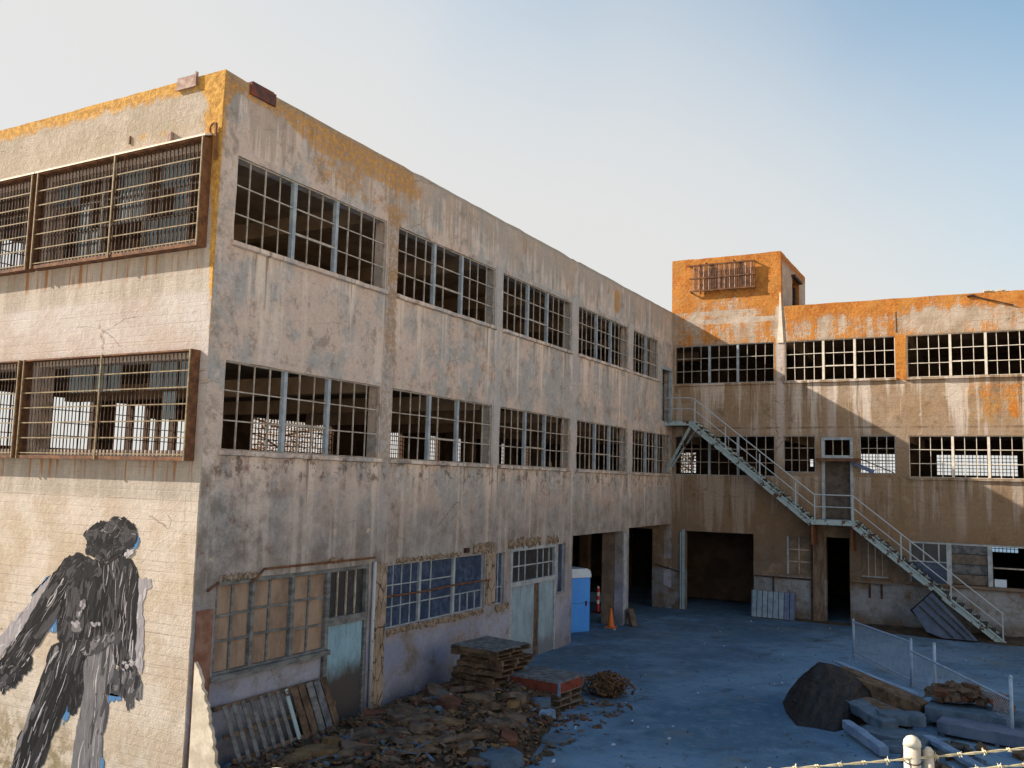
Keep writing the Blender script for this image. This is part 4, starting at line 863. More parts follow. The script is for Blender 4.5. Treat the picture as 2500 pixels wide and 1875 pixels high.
def region(key, name, y, mats, big, fine, ang, n, ln, seed, spread=.2):
    """ragged painted outline, broad underpainting strokes, then a few narrow accents; each stroke a thin raised ribbon of paint"""
    ri = random.Random(seed); poly = MURAL[key]; mb = MB(); pts = []; C_ = (sum(p[0] for p in poly) / len(poly), sum(p[1] for p in poly) / len(poly))
    for i, a in enumerate(poly):
        b = poly[(i + 1) % len(poly)]
        for k in range(5):
            t = k / 5; j = .022 if k else .006
            pts.append((a[0] + (b[0] - a[0]) * t + ri.uniform(-j, j) * 1.6, y, a[1] + (b[1] - a[1]) * t + ri.uniform(-j, j) * 1.6))
    mb.prism(pts, (0, .002, 0), 0)
    xs = [p[0] for p in poly]; zs = [p[1] for p in poly]
    for k in range(n):
        wide = k < n * .55
        for _ in range(30):
            p = (ri.uniform(min(xs), max(xs)), ri.uniform(min(zs), max(zs)))
            if inside(p, poly): break
        a = ang(p) + ri.gauss(0, spread); l = ln * ri.uniform(.4, 1.1); wd = ri.uniform(.07, .20) if wide else ri.choice((.006, .01, .016, .03)); l *= 1 if wide else .6
        d = (math.sin(a), math.cos(a)); nx_, nz_ = d[1], -d[0]; bend = ri.uniform(-.12, .12) * l
        cs = []
        for q in range(7):
            tt = q / 6 - .5; cs.append((p[0] + d[0] * l * tt + nx_ * bend * (1 - 4 * tt * tt), p[1] + d[1] * l * tt + nz_ * bend * (1 - 4 * tt * tt)))
        cs = [c for c in cs if inside(c, poly)]
        if len(cs) < 3: continue
        m = ri.choice(big if wide else fine); yy = y - .0006 - .002 * k / n
        ws = [wd * (.35 + .65 * math.sin(math.pi * (i + .6) / len(cs))) * ri.uniform(.75, 1.2) for i in range(len(cs))]
        up = [(c[0] + nx_ * w_ / 2, yy, c[1] + nz_ * w_ / 2) for c, w_ in zip(cs, ws)]; dn = [(c[0] - nx_ * w_ / 2, yy, c[1] - nz_ * w_ / 2) for c, w_ in zip(reversed(cs), reversed(ws))]
        mb.prism(up + dn, (0, .0005, 0), m)
    build(mb, name, mats, mural)
ALL = [PD, PK, PG, PM, PL, PV]
lin = lambda a: (lambda p: a)
HAL = [PV, PM, PL]
region('shade_r', 'painted_halo', -.0075, HAL, [0, 0, 0, 2], [0, 1, 2], lin(.05), 30, .8, 1)
region('shade_l', 'painted_halo', -.0075, HAL, [0, 0, 0, 2], [0, 1, 2], lin(.75), 30, .8, 2)
for i, k in enumerate(('blue_a', 'blue_b', 'blue_c', 'blue_d', 'blue_e', 'blue_f')): region(k, 'blue_daub', -.0078, [PB, PL], [0], [0, 1], lin(.2), 8, .3, 30 + i)
region('crotch', 'trouser_seat', -0.0085, ALL, [1, 1, 0, 2], [0, 1, 2], lin(.1), 60, .5, 3)
region('leg_r', 'trouser_leg', -0.0090, [PM, PG, PM, PM, PL, PV], [0, 0, 0, 0, 1], [0, 5, 0, 1, 5, 0, 4], lin(.04), 130, 1.3, 4, .05)
region('leg_l', 'trouser_leg', -0.0095, ALL, [1, 0, 1, 1, 2, 0, 3], [0, 1, 2, 2, 3, 0, 1, 4, 5], lin(.40), 200, 1.1, 5, .08)
region('hand_l', 'hand', -0.0120, ALL, [1, 1, 0, 2], [1, 2, 0, 1, 3, 4, 5], lin(.7), 90, .3, 6, .4)
region('hand_r', 'hand', -0.0120, [PG, PK, PD, PM, PL, PV], [0, 0, 2, 3], [1, 0, 2, 0, 3, 5], lin(.1), 80, .4, 7, .2)
region('jacket', 'jacket', -0.0105, ALL, [1, 1, 0, 1, 0, 2, 0, 2], [0, 1, 1, 0, 1, 2, 1, 2, 3, 3, 4, 5], lambda p: .1 + (p[0] + 2.6) * -.22, 340, .8, 8, .22)
region('arm_l', 'sleeve', -0.0125, ALL, [1, 1, 0, 0, 2], [1, 0, 2, 1, 2, 0, 3, 4, 5], lin(.72), 170, .9, 9, .08)
region('arm_r', 'sleeve', -0.0125, ALL, [1, 0, 0, 1, 2], [1, 0, 2, 0, 2, 1, 3, 4, 5], lin(.03), 150, .9, 10, .08)
region('head', 'head', -0.0130, ALL, [0, 1, 1, 0, 2, 2], [1, 0, 1, 2, 0, 2, 3, 3, 5, 4], lambda p: 1.0 + (p[1] - 4.1) * 1.3, 210, .38, 11, .5)
region('chest_patch', 'jacket_highlight', -.0135, [PG, PD, PM, PK], [0, 0, 1, 0], [1, 0, 2, 0, 3], lin(.1), 40, .5, 41, .12)
region('collar', 'collar', -.0138, [PD, PG, PK, PM], [0, 1, 0, 1], [1, 2, 0, 3], lin(.9), 50, .35, 43, .35)
region('hip', 'shirt_tail', -.0138, [PG, PM, PD, PV, PL], [0, 1, 0, 2], [1, 3, 0, 2, 4], lin(.6), 50, .35, 44, .4)
region('face', 'face', -.0165, [PD, PG, PM, PK, PV], [0, 1, 0, 3], [1, 2, 1, 0, 3], lin(.8), 80, .25, 45, .5)
region('cheek', 'cheek_light', -.0175, [PL, PV], [0], [0, 1], lin(.8), 10, .2, 46)
region('cuff', 'cuff', -.0145, [PV, PD, PL], [0, 1], [1, 2], lin(1.4), 14, .2, 47)
for i, k in enumerate(('daub_a', 'daub_b', 'daub_c')): region(k, 'white_daub', -.0155, [PG, PM, PV, PL], [0, 1, 2], [1, 2, 3], lin(.3), 16, .2, 50 + i)

# broken sunlit wall stub at the corner
mb = MB(); ri = random.Random(3); pts = [(.27, -.10, -1.2), (.26, -.10, 2.10)]
for k in range(1, 52):
    t = k / 52; z = 2.10 - t * 3.3; x = .30 + .66 * min(1, t * 1.9) ** .8 if t < .6 else .96 + (t - .6) * .3
    pts.append((x + ri.uniform(-.045, .03), -.10, z))
pts.append((1.1, -.10, -1.2)); mb.prism(pts, (0, .07, 0))
solo(mb, 'broken_wall_stub', BRKW, 'pale jagged broken wall stub standing sunlit at the building corner', 'broken wall')

# ------------------------------------------------------------------ portable toilet, cones, leaning boards
pt = thing('portable_toilet', 'bright blue portable toilet with pale roof in the first open bay', 'portable toilet', (-1.02, 18.70, 0), R(-28.5) + R(90))
def lbox(mb, a, b): return mb.box(a, b)
pb = MB(); pb.box((-.52, -.52, .08), (.52, .52, 2.02)); o = build(pb, 'cabin', TOILBLUE, pt, local=True)
mb = MB(); mb.box((-.50, -.555, .12), (.50, -.523, 1.98)); dd = build(mb, 'door', TOILBLUE, pt, local=True)
mb = MB(); mb.box((.30, -.59, 1.0), (.36, -.556, 1.18)); build(mb, 'latch', DKRUST, dd, mat=WM[pt])
mb = MB(); mb.box((-.50, -.56, 1.10), (.50, -.5555, 1.125)); build(mb, 'rib', simple('deep_blue_plastic', (.02, .13, .45), (.025, .15, .5), 3, .5, .05), dd, mat=WM[pt])
mb = MB(); prof = [(-.55, 2.02), (-.55, 2.12), (-.50, 2.26), (-.36, 2.34), (.36, 2.34), (.50, 2.26), (.55, 2.12), (.55, 2.02)]
mb.prism([(a, -.57, b) for a, b in prof], (0, 1.14, 0)); build(mb, 'roof', TOILWHITE, pt, local=True)
mb = MB(); mb.box((-.54, -.54, 0), (.54, .54, .08)); build(mb, 'skid_base', simple('dark_blue_base', (.02, .07, .2), (.03, .09, .24), 3, .6, .1), pt, local=True)
def lathe(prof, n=16):
    mb = MB(); 
    for r_, z in prof:
        for j in range(n): mb.v.append((r_ * math.cos(2 * math.pi * j / n), r_ * math.sin(2 * math.pi * j / n), z))
    for k in range(len(prof) - 1):
        for j in range(n): mb.f.append((k * n + j, k * n + (j + 1) % n, (k + 1) * n + (j + 1) % n, (k + 1) * n + j)); mb.mi.append(0)
    mb.f.append(tuple(reversed(range(n)))); mb.mi.append(0); mb.f.append(tuple((len(prof) - 1) * n + j for j in range(n))); mb.mi.append(0)
    return mb
cn = thing('traffic_cone', 'faded orange traffic cone standing against the pier of the open bays', 'traffic cone', (-.16, 20.62, 0))
build(MB().box((-.19, -.19, 0), (.19, .19, .035)), 'base', ORANGE, cn, local=True); build(lathe([(.145, .035), (.13, .08), (.035, .72), (.02, .73)]), 'cone', ORANGE, cn, local=True, smooth=True)
dl = thing('delineator_post', 'red delineator post with two white bands inside the open bay', 'bollard', (-2.1, 23.9, 0))
build(MB().box((-.2, -.2, 0), (.2, .2, .06)), 'base', DKRUST, dl, local=True)
for k, m in enumerate((RED, RED, WHITE, RED, WHITE, RED)): build(lathe([(.065, .06 + k * .16), (.063, .06 + k * .16 + .158)], 12), 'red_band' if m is RED else 'white_band', m, dl, local=True)
build(lathe([(.05, 1.02), (.055, 1.08), (.02, 1.12)], 12), 'cap', WHITE, dl, local=True)
mb = MB(); mb.prism([(.12, 21.52, .62), (.22, 21.50, .60), (.42, 21.34, .10), (.47, 21.34, .0), (.30, 21.45, .0), (.14, 21.52, .3)], (.05, .38, 0)); solo(mb, 'leaning_board', SLABB, 'brown rounded board leaning on the pier beside the orange cone', 'board')
mb = MB(); mb.box((-.8, 17.0, 2.05), (-.5, 17.5, 2.6)); build(mb, 'bay_fuse_box', PLY, long_b)
mb = MB(); mb.box((-3.0, 24.6, .35), (-1.2, 24.65, .75)); mb.box((-2.9, 24.6, 0), (-2.84, 24.65, .4)); mb.box((-1.4, 24.6, 0), (-1.34, 24.65, .4)); solo(mb, 'barrier_board', SLABP, 'low pale barrier board behind the red delineator post', 'barrier')
# ribbed panel leaning beside the garage opening
lp = thing('slatted_gate', 'blue-grey slatted gate leaning on the wall beside the dark garage opening', 'gate', (4.5, L - .3, 0))
rotp = Matrix.Rotation(R(-8), 3, 'X')
GATEB = simple('pale_blue_gate_slats', (.17, .25, .35), (.25, .34, .45), 4, .75, .3); GATED = simple('deep_blue_gate_slats', (.10, .14, .26), (.15, .20, .34), 4, .75, .3)
for k in range(8): bar('slat', GATEB if k < 6 else GATED, lp, (3.72 + .225 * k, L - .17, .56), (.195, .03, 1.10), rotp)
bar('dark_gap_sheet', TARP, lp, (4.5, L - .125, .56), (1.74, .012, 1.06), rotp)  # black sheet added behind the slats to make their gaps dark
for z in (.06, 1.08): bar('rail', DKRUST, lp, (4.5, L - .245 + z * .14, z), (1.80, .03, .06), rotp)
for u in (3.62, 5.38): bar('stile', RIBBED, lp, (u, L - .17, .56), (.05, .04, 1.13), rotp)
# ribbed sheet stack tipped under the lower stair flight
rs = thing('tipped_sheets', 'dark blue ribbed metal sheets tipped over beneath the lower stair flight', 'metal sheets', (11, L - 1.5, 0))
mb = MB(); yb = L - 1.45
mb.prism([(9.98, yb, .98), (10.66, yb, 1.68), (12.15, yb, .07), (11.0, yb, .05), (10.46, yb, .22)], (0, .14, 0)); build(mb, 'sheet', RIBBED, rs)
mb = MB(); mb.prism([(9.88, yb + .16, .95), (10.70, yb + .16, 1.78), (11.0, yb + .16, 1.5), (10.2, yb + .16, .6)], (0, .12, 0)); build(mb, 'sheet', TARP, rs)
for a, b in (((10.20, 1.18), (11.35, .1)), ((10.40, 1.38), (11.75, .1)), ((10.55, 1.56), (12.0, .12))):
    mb = MB(); mb.beam((a[0], yb - .02, a[1]), (b[0], yb - .02, b[1]), .04, .05); build(mb, 'rib', TREAD, rs)
mb = MB(); n_, m_ = 70, 12                             # brown soil washed up along the foot of the rear wall
for i in range(n_ + 1):
    x = 3.6 + (14.6 - 3.6) * i / n_; w_ = (.25 + .75 * sstep(7.8, 9.2, x)) * (1.35 + .4 * mnoise.noise(Vector((x * .8, 3, 1))))
    for j in range(m_ + 1):
        t = j / m_; y = L - .002 - w_ * t; mb.v.append((x, y, (.16 + .05 * mnoise.noise(Vector((x * 3, y * 3, 0)))) * (1 - t ** 1.5) * (.5 + .5 * sstep(7.6, 9, x)) - .004 * t))
for i in range(n_):
    for j in range(m_): k = i * (m_ + 1) + j; mb.f.append((k, k + 1, k + m_ + 2, k + m_ + 1)); mb.mi.append(0)
build(mb, 'soil_bank', simple('dark_brown_soil', (.035, .026, .02), (.075, .055, .042), 3, .97, .8), None, kind='stuff', label='dark brown soil banked along the foot of the rear wall', category='soil')

# ------------------------------------------------------------------ debris by the long wall
def rock(name, sx, sy, sz, seed, m, n=9):
    """broken flat slab: irregular polygon with chamfered top"""
    ri = random.Random(seed); mb = MB(); bot = []; top = []
    ph = ri.uniform(0, 6)
    for k in range(n):
        a = 2 * math.pi * k / n + ri.uniform(-.25, .25) + ph; rr = ri.uniform(.72, 1.05)
        x, y = math.cos(a) * sx * rr, math.sin(a) * sy * rr
        bot.append((x, y, 0)); top.append((x * .93 + ri.uniform(-.02, .02), y * .93, sz * ri.uniform(.85, 1.1)))
    i = len(mb.v); mb.v += bot + top; mb.f.append(tuple(i + k for k in reversed(range(n)))); mb.mi.append(0)
    c = len(mb.v); mb.v.append((0, 0, sz * 1.04))
    for k in range(n):
        mb.f.append((i + k, i + (k + 1) % n, i + n + (k + 1) % n, i + n + k)); mb.mi.append(0)
        mb.f.append((i + n + k, i + n + (k + 1) % n, c)); mb.mi.append(0)
    return mb.mesh(name, m)
def mound(x, y):
    e = sstep(4.9, 3.6, x + max(0, y - 4.5) * .28) * sstep(-.05, .5, x) * sstep(9.9, 8.2, y)
    h = (.20 + .22 * sstep(.2, 1.6, x) + .12 * mnoise.noise(Vector((x * .9, y * .9, 5))) + .10 * mnoise.noise(Vector((x * 2.5, y * 2.5, 9)))) * e
    return h * (.45 + .55 * sstep(3.0, 5.5, y + x * .5))
mb = MB(); nxm, nym = 52, 116
for j in range(nym + 1):
    for i in range(nxm + 1):
        x, y = .02 + i * .1, -1 + j * .1; mb.v.append((x, y, max(gh(x, y), 0) * 0 + mound(x, y) - .02 + min(0, gh(x, y))))
for j in range(nym):
    for i in range(nxm): k = j * (nxm + 1) + i; mb.f.append((k, k + 1, k + nxm + 2, k + nxm + 1)); mb.mi.append(0)
build(mb, 'rubble_heap', EARTH, None, kind='stuff', label='brown earthy rubble heap spread along the foot of the long wall', category='rubble')
proto = {m.name: [rock('rubble_piece', 1, 1, 1, 100 + 13 * q + s_, m, 7) for s_ in range(4)] for q, m in enumerate((SLABB, SLABO, SLABR, SLABG, BROWNWOOD, EARTH))}
# small shards: one mass
ri = random.Random(21); mb = MB(); mats = [SLABB, SLABO, SLABR, EARTH, BROWNWOOD, SLABG]
for k in range(2600):
    x, y = ri.uniform(.1, 5.0), ri.uniform(.6, 9.8)
    if mound(x, y) < .04 and ri.random() < .62: continue
    s_ = ri.uniform(.03, .13); z = mound(x, y)
    mt = Matrix.Translation((x, y, z)) @ Matrix.Rotation(ri.uniform(0, 6), 4, 'Z') @ Matrix.Rotation(ri.gauss(0, .35), 4, 'X') @ Matrix.Rotation(ri.gauss(0, .35), 4, 'Y')
    m = ri.choice((0, 0, 0, 1, 2, 3, 3, 4, 4, 4)) if ri.random() > .04 else 5
    pts = [mt @ Vector((math.cos(a) * s_ * ri.uniform(.6, 1.2), math.sin(a) * s_ * ri.uniform(.5, .9), 0)) for a in (0, 1.2, 2.3, 3.5, 4.9)]
    mb.prism(pts, mt.to_3x3() @ Vector((0, 0, ri.uniform(.015, .05))), m)
for k in range(110):
    x, y = ri.uniform(.6, 4.6), ri.uniform(1.0, 9.0)
    if mound(x, y) < .06: continue
    a, l_ = ri.uniform(0, 6.28), ri.uniform(.15, .55); z = mound(x, y) + .05
    mb.beam((x, y, z), (x + math.cos(a) * l_, y + math.sin(a) * l_, z + ri.uniform(-.06, .14)), ri.uniform(.015, .06), ri.uniform(.01, .03), ri.choice((4, 4, 4, 0, 5)))
build(mb, 'rubble_shards', mats, None, kind='stuff', label='small broken shards strewn over the rubble heap', category='rubble')
# larger pieces one by one
ri = random.Random(5); kinds = [('SLABB', SLABB, 'broken brown stone slab lying in the rubble below the long wall', 'brown slabs in the rubble', 46), ('SLABO', SLABO, 'ochre broken stone slab lying in the rubble below the long wall', 'ochre slabs in the rubble', 14), ('SLABR', SLABR, 'rust red broken chunk lying in the rubble below the long wall', 'rust red chunks in the rubble', 10), ('WOOD', BROWNWOOD, 'dark rotten timber scrap lying in the rubble below the long wall', 'timber scraps in the rubble', 12)]
for key, m, lab, grp, n in kinds:
    cnt = 0
    while cnt < n:
        x, y = ri.uniform(.5, 4.5), ri.uniform(1.2, 8.6)
        if mound(x, y) < .08 or (x < 1.0 and y < 4): continue
        sc = ri.uniform(.16, .48)
        mt = Matrix.Translation((x, y, mound(x, y) - .02)) @ Matrix.Rotation(ri.uniform(0, 6), 4, 'Z') @ Matrix.Rotation(ri.gauss(0, .16), 4, 'X') @ Matrix.Rotation(ri.gauss(0, .16), 4, 'Y')
        sx, sy = (sc, sc * ri.uniform(.55, .9)) if key != 'WOOD' else (sc * 1.5, sc * .35)
        o = link('timber_scrap' if key == 'WOOD' else 'rubble_slab', ri.choice(proto[m.name]), None, mt @ Matrix.Diagonal((sx, sy, ri.uniform(.06, .15), 1)))
        tag(o, lab, 'rubble', grp); cnt += 1
for (x, y, z, sx, sy, sz, rz, m, lab) in ((4.45, 3.75, .05, .62, .5, .22, .4, SLABG, 'large pale grey slab at the near edge of the rubble heap'), (4.62, 5.95, .0, .42, .30, .10, .6, SLABG, 'blue-grey flat slab lying alone on the yard beside the heap'), (3.05, 6.75, .28, .62, .26, .10, .5, SLABB, 'long brown slab propped on the heap before the crates'), (2.9, 7.6, .2, .28, .2, .16, .2, SLABG, 'small grey block in front of the red rimmed crate'), (3.4, 7.55, .22, .3, .22, .2, 1.0, SLABG, 'grey angular block against the corner of the red rimmed crate'), (3.75, 7.2, .05, .26, .12, .22, .9, SLABP, 'pale narrow slab standing before the crate corner'), (2.35, 7.2, .22, .42, .2, .06, .1, SLABG, 'flat grey sheet between the board stack and the crate'), (3.4, 5.4, .3, .75, .3, .10, -.6, SLABB, 'long flat brown slab in the middle of the heap'), (2.3, 4.3, .35, .7, .45, .14, .3, SLABB, 'broad brown slab in the near part of the heap'), (3.1, 3.4, .3, .55, .35, .12, -.2, SLABO, 'ochre slab near the bottom of the heap')):
    me = rock('slab', sx, sy, sz, int(x * 100 + y * 7), m, 8); tag(link('stone_slab', me, None, Matrix.Translation((x, y, z)) @ Matrix.Rotation(rz, 4, 'Z') @ Matrix.Rotation(.06, 4, 'X')), lab, 'slab')
# pallet leaning under the boarded windows
pl = thing('leaning_pallet', 'long weathered grey slatted pallet leaning on the wall under the boarded windows', 'pallet', (.4, 2.2, 0))
tilt = math.atan2(.36, 1.12); rt = Matrix.Rotation(-tilt, 3, 'Y')
ri = random.Random(9)
for k in range(13):
    y = .78 + (3.62 - .78) * k / 12; mm = (WOOD, WOOD, WOOD, WOOD, WOOD, WOOD, WOOD, PTEAL, BROWNWOOD, BROWNWOOD, WOOD, GREYTOP, BROWNWOOD)[k]
    rr = Matrix.Rotation(-tilt, 3, 'Y') @ Matrix.Rotation(R(9) + ri.uniform(-.02, .02), 3, 'X')
    bar('slat', mm, pl, (.27, y + .15, .55), (.022, .10 if k < 8 else .19, 1.22), rr)
for t in (.12, .52, .98): bar('rail', BROWNWOOD, pl, (.44 - .36 * t + .015 - .05, 2.2 + .3 - t * .3, .02 + 1.1 * t), (.05, 3.2, .09), rt)
bar('backing_board', BROWNWOOD, pl, (.20, 3.3, .55), (.02, .7, 1.0), rt)
# stacked pallets of brown boards
def pallet_proto(w_, d_, m, mt_, lab, grp):
    p = thing('wooden_pallet', lab, 'pallet', (0, 0, -50), 0, grp)
    for k in range(6): bar('deck_board', mt_, p, (-w_ / 2 + w_ * (k + .5) / 6, 0, -50 + .125), (w_ / 6 * random.uniform(.70, .84), d_ * random.uniform(.93, 1.03), .022), Matrix.Rotation(random.uniform(-.025, .025), 3, 'Z'))
    for y in (-d_ / 2 + .05, 0, d_ / 2 - .05): bar('stringer', m, p, (0, y, -50 + .065), (w_, .08, .09))
    for k in (0, 2, 5): bar('bottom_board', m, p, (-w_ / 2 + w_ * (k + .5) / 6, 0, -50 + .01), (w_ / 6 * .8, d_, .02))
    return p
labs = ['bottom pallet of the tall brown board stack by the wall', 'second pallet from the bottom of the tall board stack', 'third pallet from the bottom of the tall board stack', 'fourth pallet from the bottom of the tall board stack', 'fifth pallet from the bottom of the tall board stack', 'sixth pallet up in the tall board stack', 'seventh pallet up in the tall board stack jutting right', 'third pallet from the top of the tall board stack', 'second pallet from the top of the tall board stack', 'wide grey topped pallet on top of the tall board stack']
pp = pallet_proto(1.35, 1.3, BROWNWOOD, BROWNWOOD, labs[0], 'pallets stacked by the wall')
ri = random.Random(12); z = 0
for k in range(10):
    mt = Matrix.Translation((1.70 + ri.uniform(-.12, .12) + (.12 if k == 6 else 0), 8.15 + ri.uniform(-.11, .11), z)) @ Matrix.Rotation(R(-4) + ri.uniform(-.13, .13), 4, 'Z') @ Matrix.Rotation(ri.uniform(-.035, .035), 4, 'X')
    if k == 0: o = pp; o.matrix_basis = mt; WM[o] = mt
    elif k < 9: o = copy_tree(pp, None, mt)
    else: o = pallet_proto(1.45, 1.4, BROWNWOOD, GREYTOP, labs[9], 'pallets stacked by the wall'); o.matrix_basis = mt
    o['label'] = labs[k]; z += .143
# red rimmed crate on dark pallets
mt0 = Matrix.Translation((3.02, 8.62, 0)) @ Matrix.Rotation(R(-5), 4, 'Z')
labs2 = ['lowest dark pallet under the red rimmed crate', 'middle dark pallet under the red rimmed crate', 'top dark pallet directly under the red rimmed crate']
pp2 = pallet_proto(1.42, 1.1, BROWNWOOD, WOOD, labs2[0], 'pallets under the red crate')
for k in range(3):
    mt = Matrix.Translation((0, 0, .155 * k)) @ mt0 @ Matrix.Rotation((-.04, .03, 0)[k], 4, 'Z')
    if k == 0: pp2.matrix_basis = mt; WM[pp2] = mt; o = pp2
    else: o = copy_tree(pp2, None, mt)
    o['label'] = labs2[k]
cr = thing('wooden_crate', 'dull red rimmed crate with grey boarded top on dark pallets', 'crate', (0, 0, 0)); mt = Matrix.Translation((0, 0, .465)) @ mt0; cr.matrix_basis = mt; WM[cr] = mt
for s_ in (-1, 1):
    build(MB().box((-.72, s_ * .56 - .02, .0), (.72, s_ * .56 + .02, .22)), 'side_board', CRATERED, cr, local=True); build(MB().box((s_ * .70 - .02, -.535, .0), (s_ * .70 + .02, .535, .22)), 'end_board', CRATERED, cr, local=True)
for k in range(7): build(MB().box((-.74 + k * .213, -.6, .225), (-.74 + k * .213 + .195, .6, .27 + .01 * (k % 3))), 'top_board', GREYTOP, cr, local=True)
for sx in (-1, 1): build(MB().box((sx * .73 - .03, -.62, -.05), (sx * .73 + .03, -.585, .24)), 'corner_strap', SLABP, cr, local=True)
build(MB().box((-.66, -.5, .0), (.66, .5, .06)), 'floor', BROWNWOOD, cr, local=True)
# tangled bundle
mb = MB(); ri = random.Random(31)
for k in range(240):
    a_ = Vector((ri.gauss(0, 1), ri.gauss(0, 1), ri.gauss(0, .7))).normalized(); b_ = a_.cross(Vector((ri.gauss(0, 1), ri.gauss(0, 1), ri.gauss(0, 1)))).normalized()
    c = Vector((3.95 + ri.gauss(0, .13), 10.35 + ri.gauss(0, .12), .36 + ri.gauss(0, .08))); r_ = ri.uniform(.15, .42); t0 = ri.uniform(0, 6.3); t1 = ri.uniform(1.0, 2.6)
    pts = [c + (a_ * math.cos(t0 + t1 * q / 6) + b_ * math.sin(t0 + t1 * q / 6)) * r_ * (1 + .12 * math.sin(q * 2 + k)) for q in range(7)]
    pts = [Vector((p.x, p.y, max(.02, .02 + p.z * .68))) for p in pts]; mb.tube(pts, ri.choice((.010, .014, .02, .034)), 5)
solo(mb, 'scrap_bundle', SCRAP, 'round rusty brown tangle of scrap right of the red rimmed crate', 'scrap bundle')
# litter
ri = random.Random(44)
for x, y, z, m, lab in ((4.55, 7.0, 0, LITB, 'bright blue scrap lying on the yard beside the heap'), (2.0, 6.95, .42, LITB, 'pale blue pointed scrap on the heap below the stack'), (1.7, 6.2, .5, LITW, 'white scrap on the rubble left of the board stack'), (.2, 20.1, 0, LITW, 'white paper scrap in front of the orange cone'), (5.75, 6.3, 0, LITW, 'small white scrap on the yard right of the flat grey slab'), (5.2, 4.55, 0, LITW, 'white crumpled scrap on the yard near the pale grey slab'), (6.6, 7.4, 0, LITW, 'small white scrap farther out on the yard right of the heap')):
    mb = MB(); mb.prism([(x + ri.uniform(.02, .06) * math.cos(a), y + ri.uniform(.02, .06) * math.sin(a), z + .01) for a in (0, 1.2, 2.5, 3.7, 5)], (.02, .01, ri.uniform(.02, .06))); solo(mb, 'litter_scrap', m, lab, 'litter')
ri = random.Random(45); mb = MB()
for k in range(420):
    x, y = ri.uniform(3.5, 16), ri.uniform(1.5, 26); s_ = ri.uniform(.008, .03)
    if x > 11 and y < 2: continue
    z = gh(x, y); mb.prism([(x + s_ * math.cos(a) * ri.uniform(.6, 1.3), y + s_ * math.sin(a), z + .001) for a in (0, 1.5, 3, 4.5)], (0, 0, ri.uniform(.008, .03)), ri.choice((0, 0, 0, 1, 2)))
build(mb, 'yard_grit', [SLABB, SLABG, LITW], None, kind='stuff', label='grit and chips scattered over the yard', category='grit')

# ------------------------------------------------------------------ debris on the right
tp = MB(); NU, NV = 72, 26; c0 = Vector((9.05, 11.55))
foot = [(8.0, 12.55), (7.98, 12.3), (8.3, 11.2), (8.75, 10.15), (9.15, 10.2), (9.6, 10.1), (9.85, 10.7), (10.3, 11.6), (10.2, 12.4), (9.6, 12.9), (8.9, 13.0)]
def perim(t):
    n = len(foot); k = t * n; i = int(k) % n; f = k - int(k); a, b = Vector(foot[i]) + Vector((mnoise.noise(Vector((t * 40, 1, 0))), mnoise.noise(Vector((t * 40, 7, 0))))) * .09 * 0, Vector(foot[(i + 1) % n]); return a.lerp(b, f)
for j in range(NV + 1):
    s_ = j / NV
    for i in range(NU):
        p = perim(i / NU); rx = min(10.0, max(8.95, p.x + .35)); top = Vector((rx, 12.05 + (rx - 8.95) * .25)); q = p.lerp(top, s_ * .985); z = 1.14 * (.55 * s_ + .45 * math.sin(s_ * math.pi / 2)) + mnoise.noise(Vector((q.x * 2.2, q.y * 2.2, s_ * 2))) * .11 * math.sin(s_ * 3.1)
        z *= 1 - .30 * sstep(9.1, 10.2, q.x); ang = i / NU * 6.283; z += (abs(mnoise.noise(Vector((q.x * 3.1 + ang, q.y * 1.2, 4)))) - .2) * .30 * math.sin(s_ * 3.1) + mnoise.noise(Vector((q.x * 7, q.y * 7, 2))) * .035; tp.v.append((q.x, q.y, max(.0, z)))
for j in range(NV):
    for i in range(NU): tp.f.append((j * NU + i, j * NU + (i + 1) % NU, (j + 1) * NU + (i + 1) % NU, (j + 1) * NU + i)); tp.mi.append(0)
tp.f.append(tuple(NV * NU + i for i in range(NU))); tp.mi.append(0)
solo(tp, 'tarpaulin_heap', TARP, 'black tarpaulin draped over a heap in the right foreground of the yard', 'tarpaulin', smooth=True)
def slab(p, q, w_, h_, m, name, lab, cat, up=(0, 0, 1), seed=1, bev=.012):
    """worn plank or slab from p to q with uneven ends"""
    p, q = Vector(p), Vector(q); d = (q - p); Ln = d.length; d.normalize(); sd = d.cross(Vector(up)).normalized(); u_ = sd.cross(d); ri = random.Random(seed); mb = MB(); n = 11; ring0 = None
    for k in range(n + 1):
        t = k / n; c = p + d * Ln * t + u_ * ri.uniform(-.008, .008); ww = w_ * (1 + ri.uniform(-.06, .05)) * (.86 if k in (0, n) else 1); hh = h_ * (1 + ri.uniform(-.08, .06)) * (.9 if k in (0, n) else 1); b = bev
        jj = ri.uniform(-.04, .04) * w_; ww += jj; ring = [(-ww / 2 + b, -hh / 2), (ww / 2 - b, -hh / 2), (ww / 2, -hh / 2 + b), (ww / 2, hh / 2 - b), (ww / 2 - b, hh / 2), (-ww / 2 + b, hh / 2), (-ww / 2, hh / 2 - b), (-ww / 2, -hh / 2 + b)]
        pts = [c + sd * a + u_ * e for a, e in ring]
        i = len(mb.v); mb.v += [tuple(v) for v in pts]
        if ring0 is not None:
            for j in range(8): mb.f.append((ring0 + j, ring0 + (j + 1) % 8, i + (j + 1) % 8, i + j)); mb.mi.append(0)
        else: mb.f.append(tuple(i + j for j in range(8))); mb.mi.append(0)
        ring0 = i
    mb.f.append(tuple(ring0 + j for j in reversed(range(8)))); mb.mi.append(0)
    return solo(mb, name, m, lab, cat)
slab((9.2, 13.0, 1.03), (11.3, 12.4, .55), .16, .07, SLABP, 'plank', 'pale blue-grey plank lying from the tarpaulin top to the right', 'plank', seed=2, bev=.015)
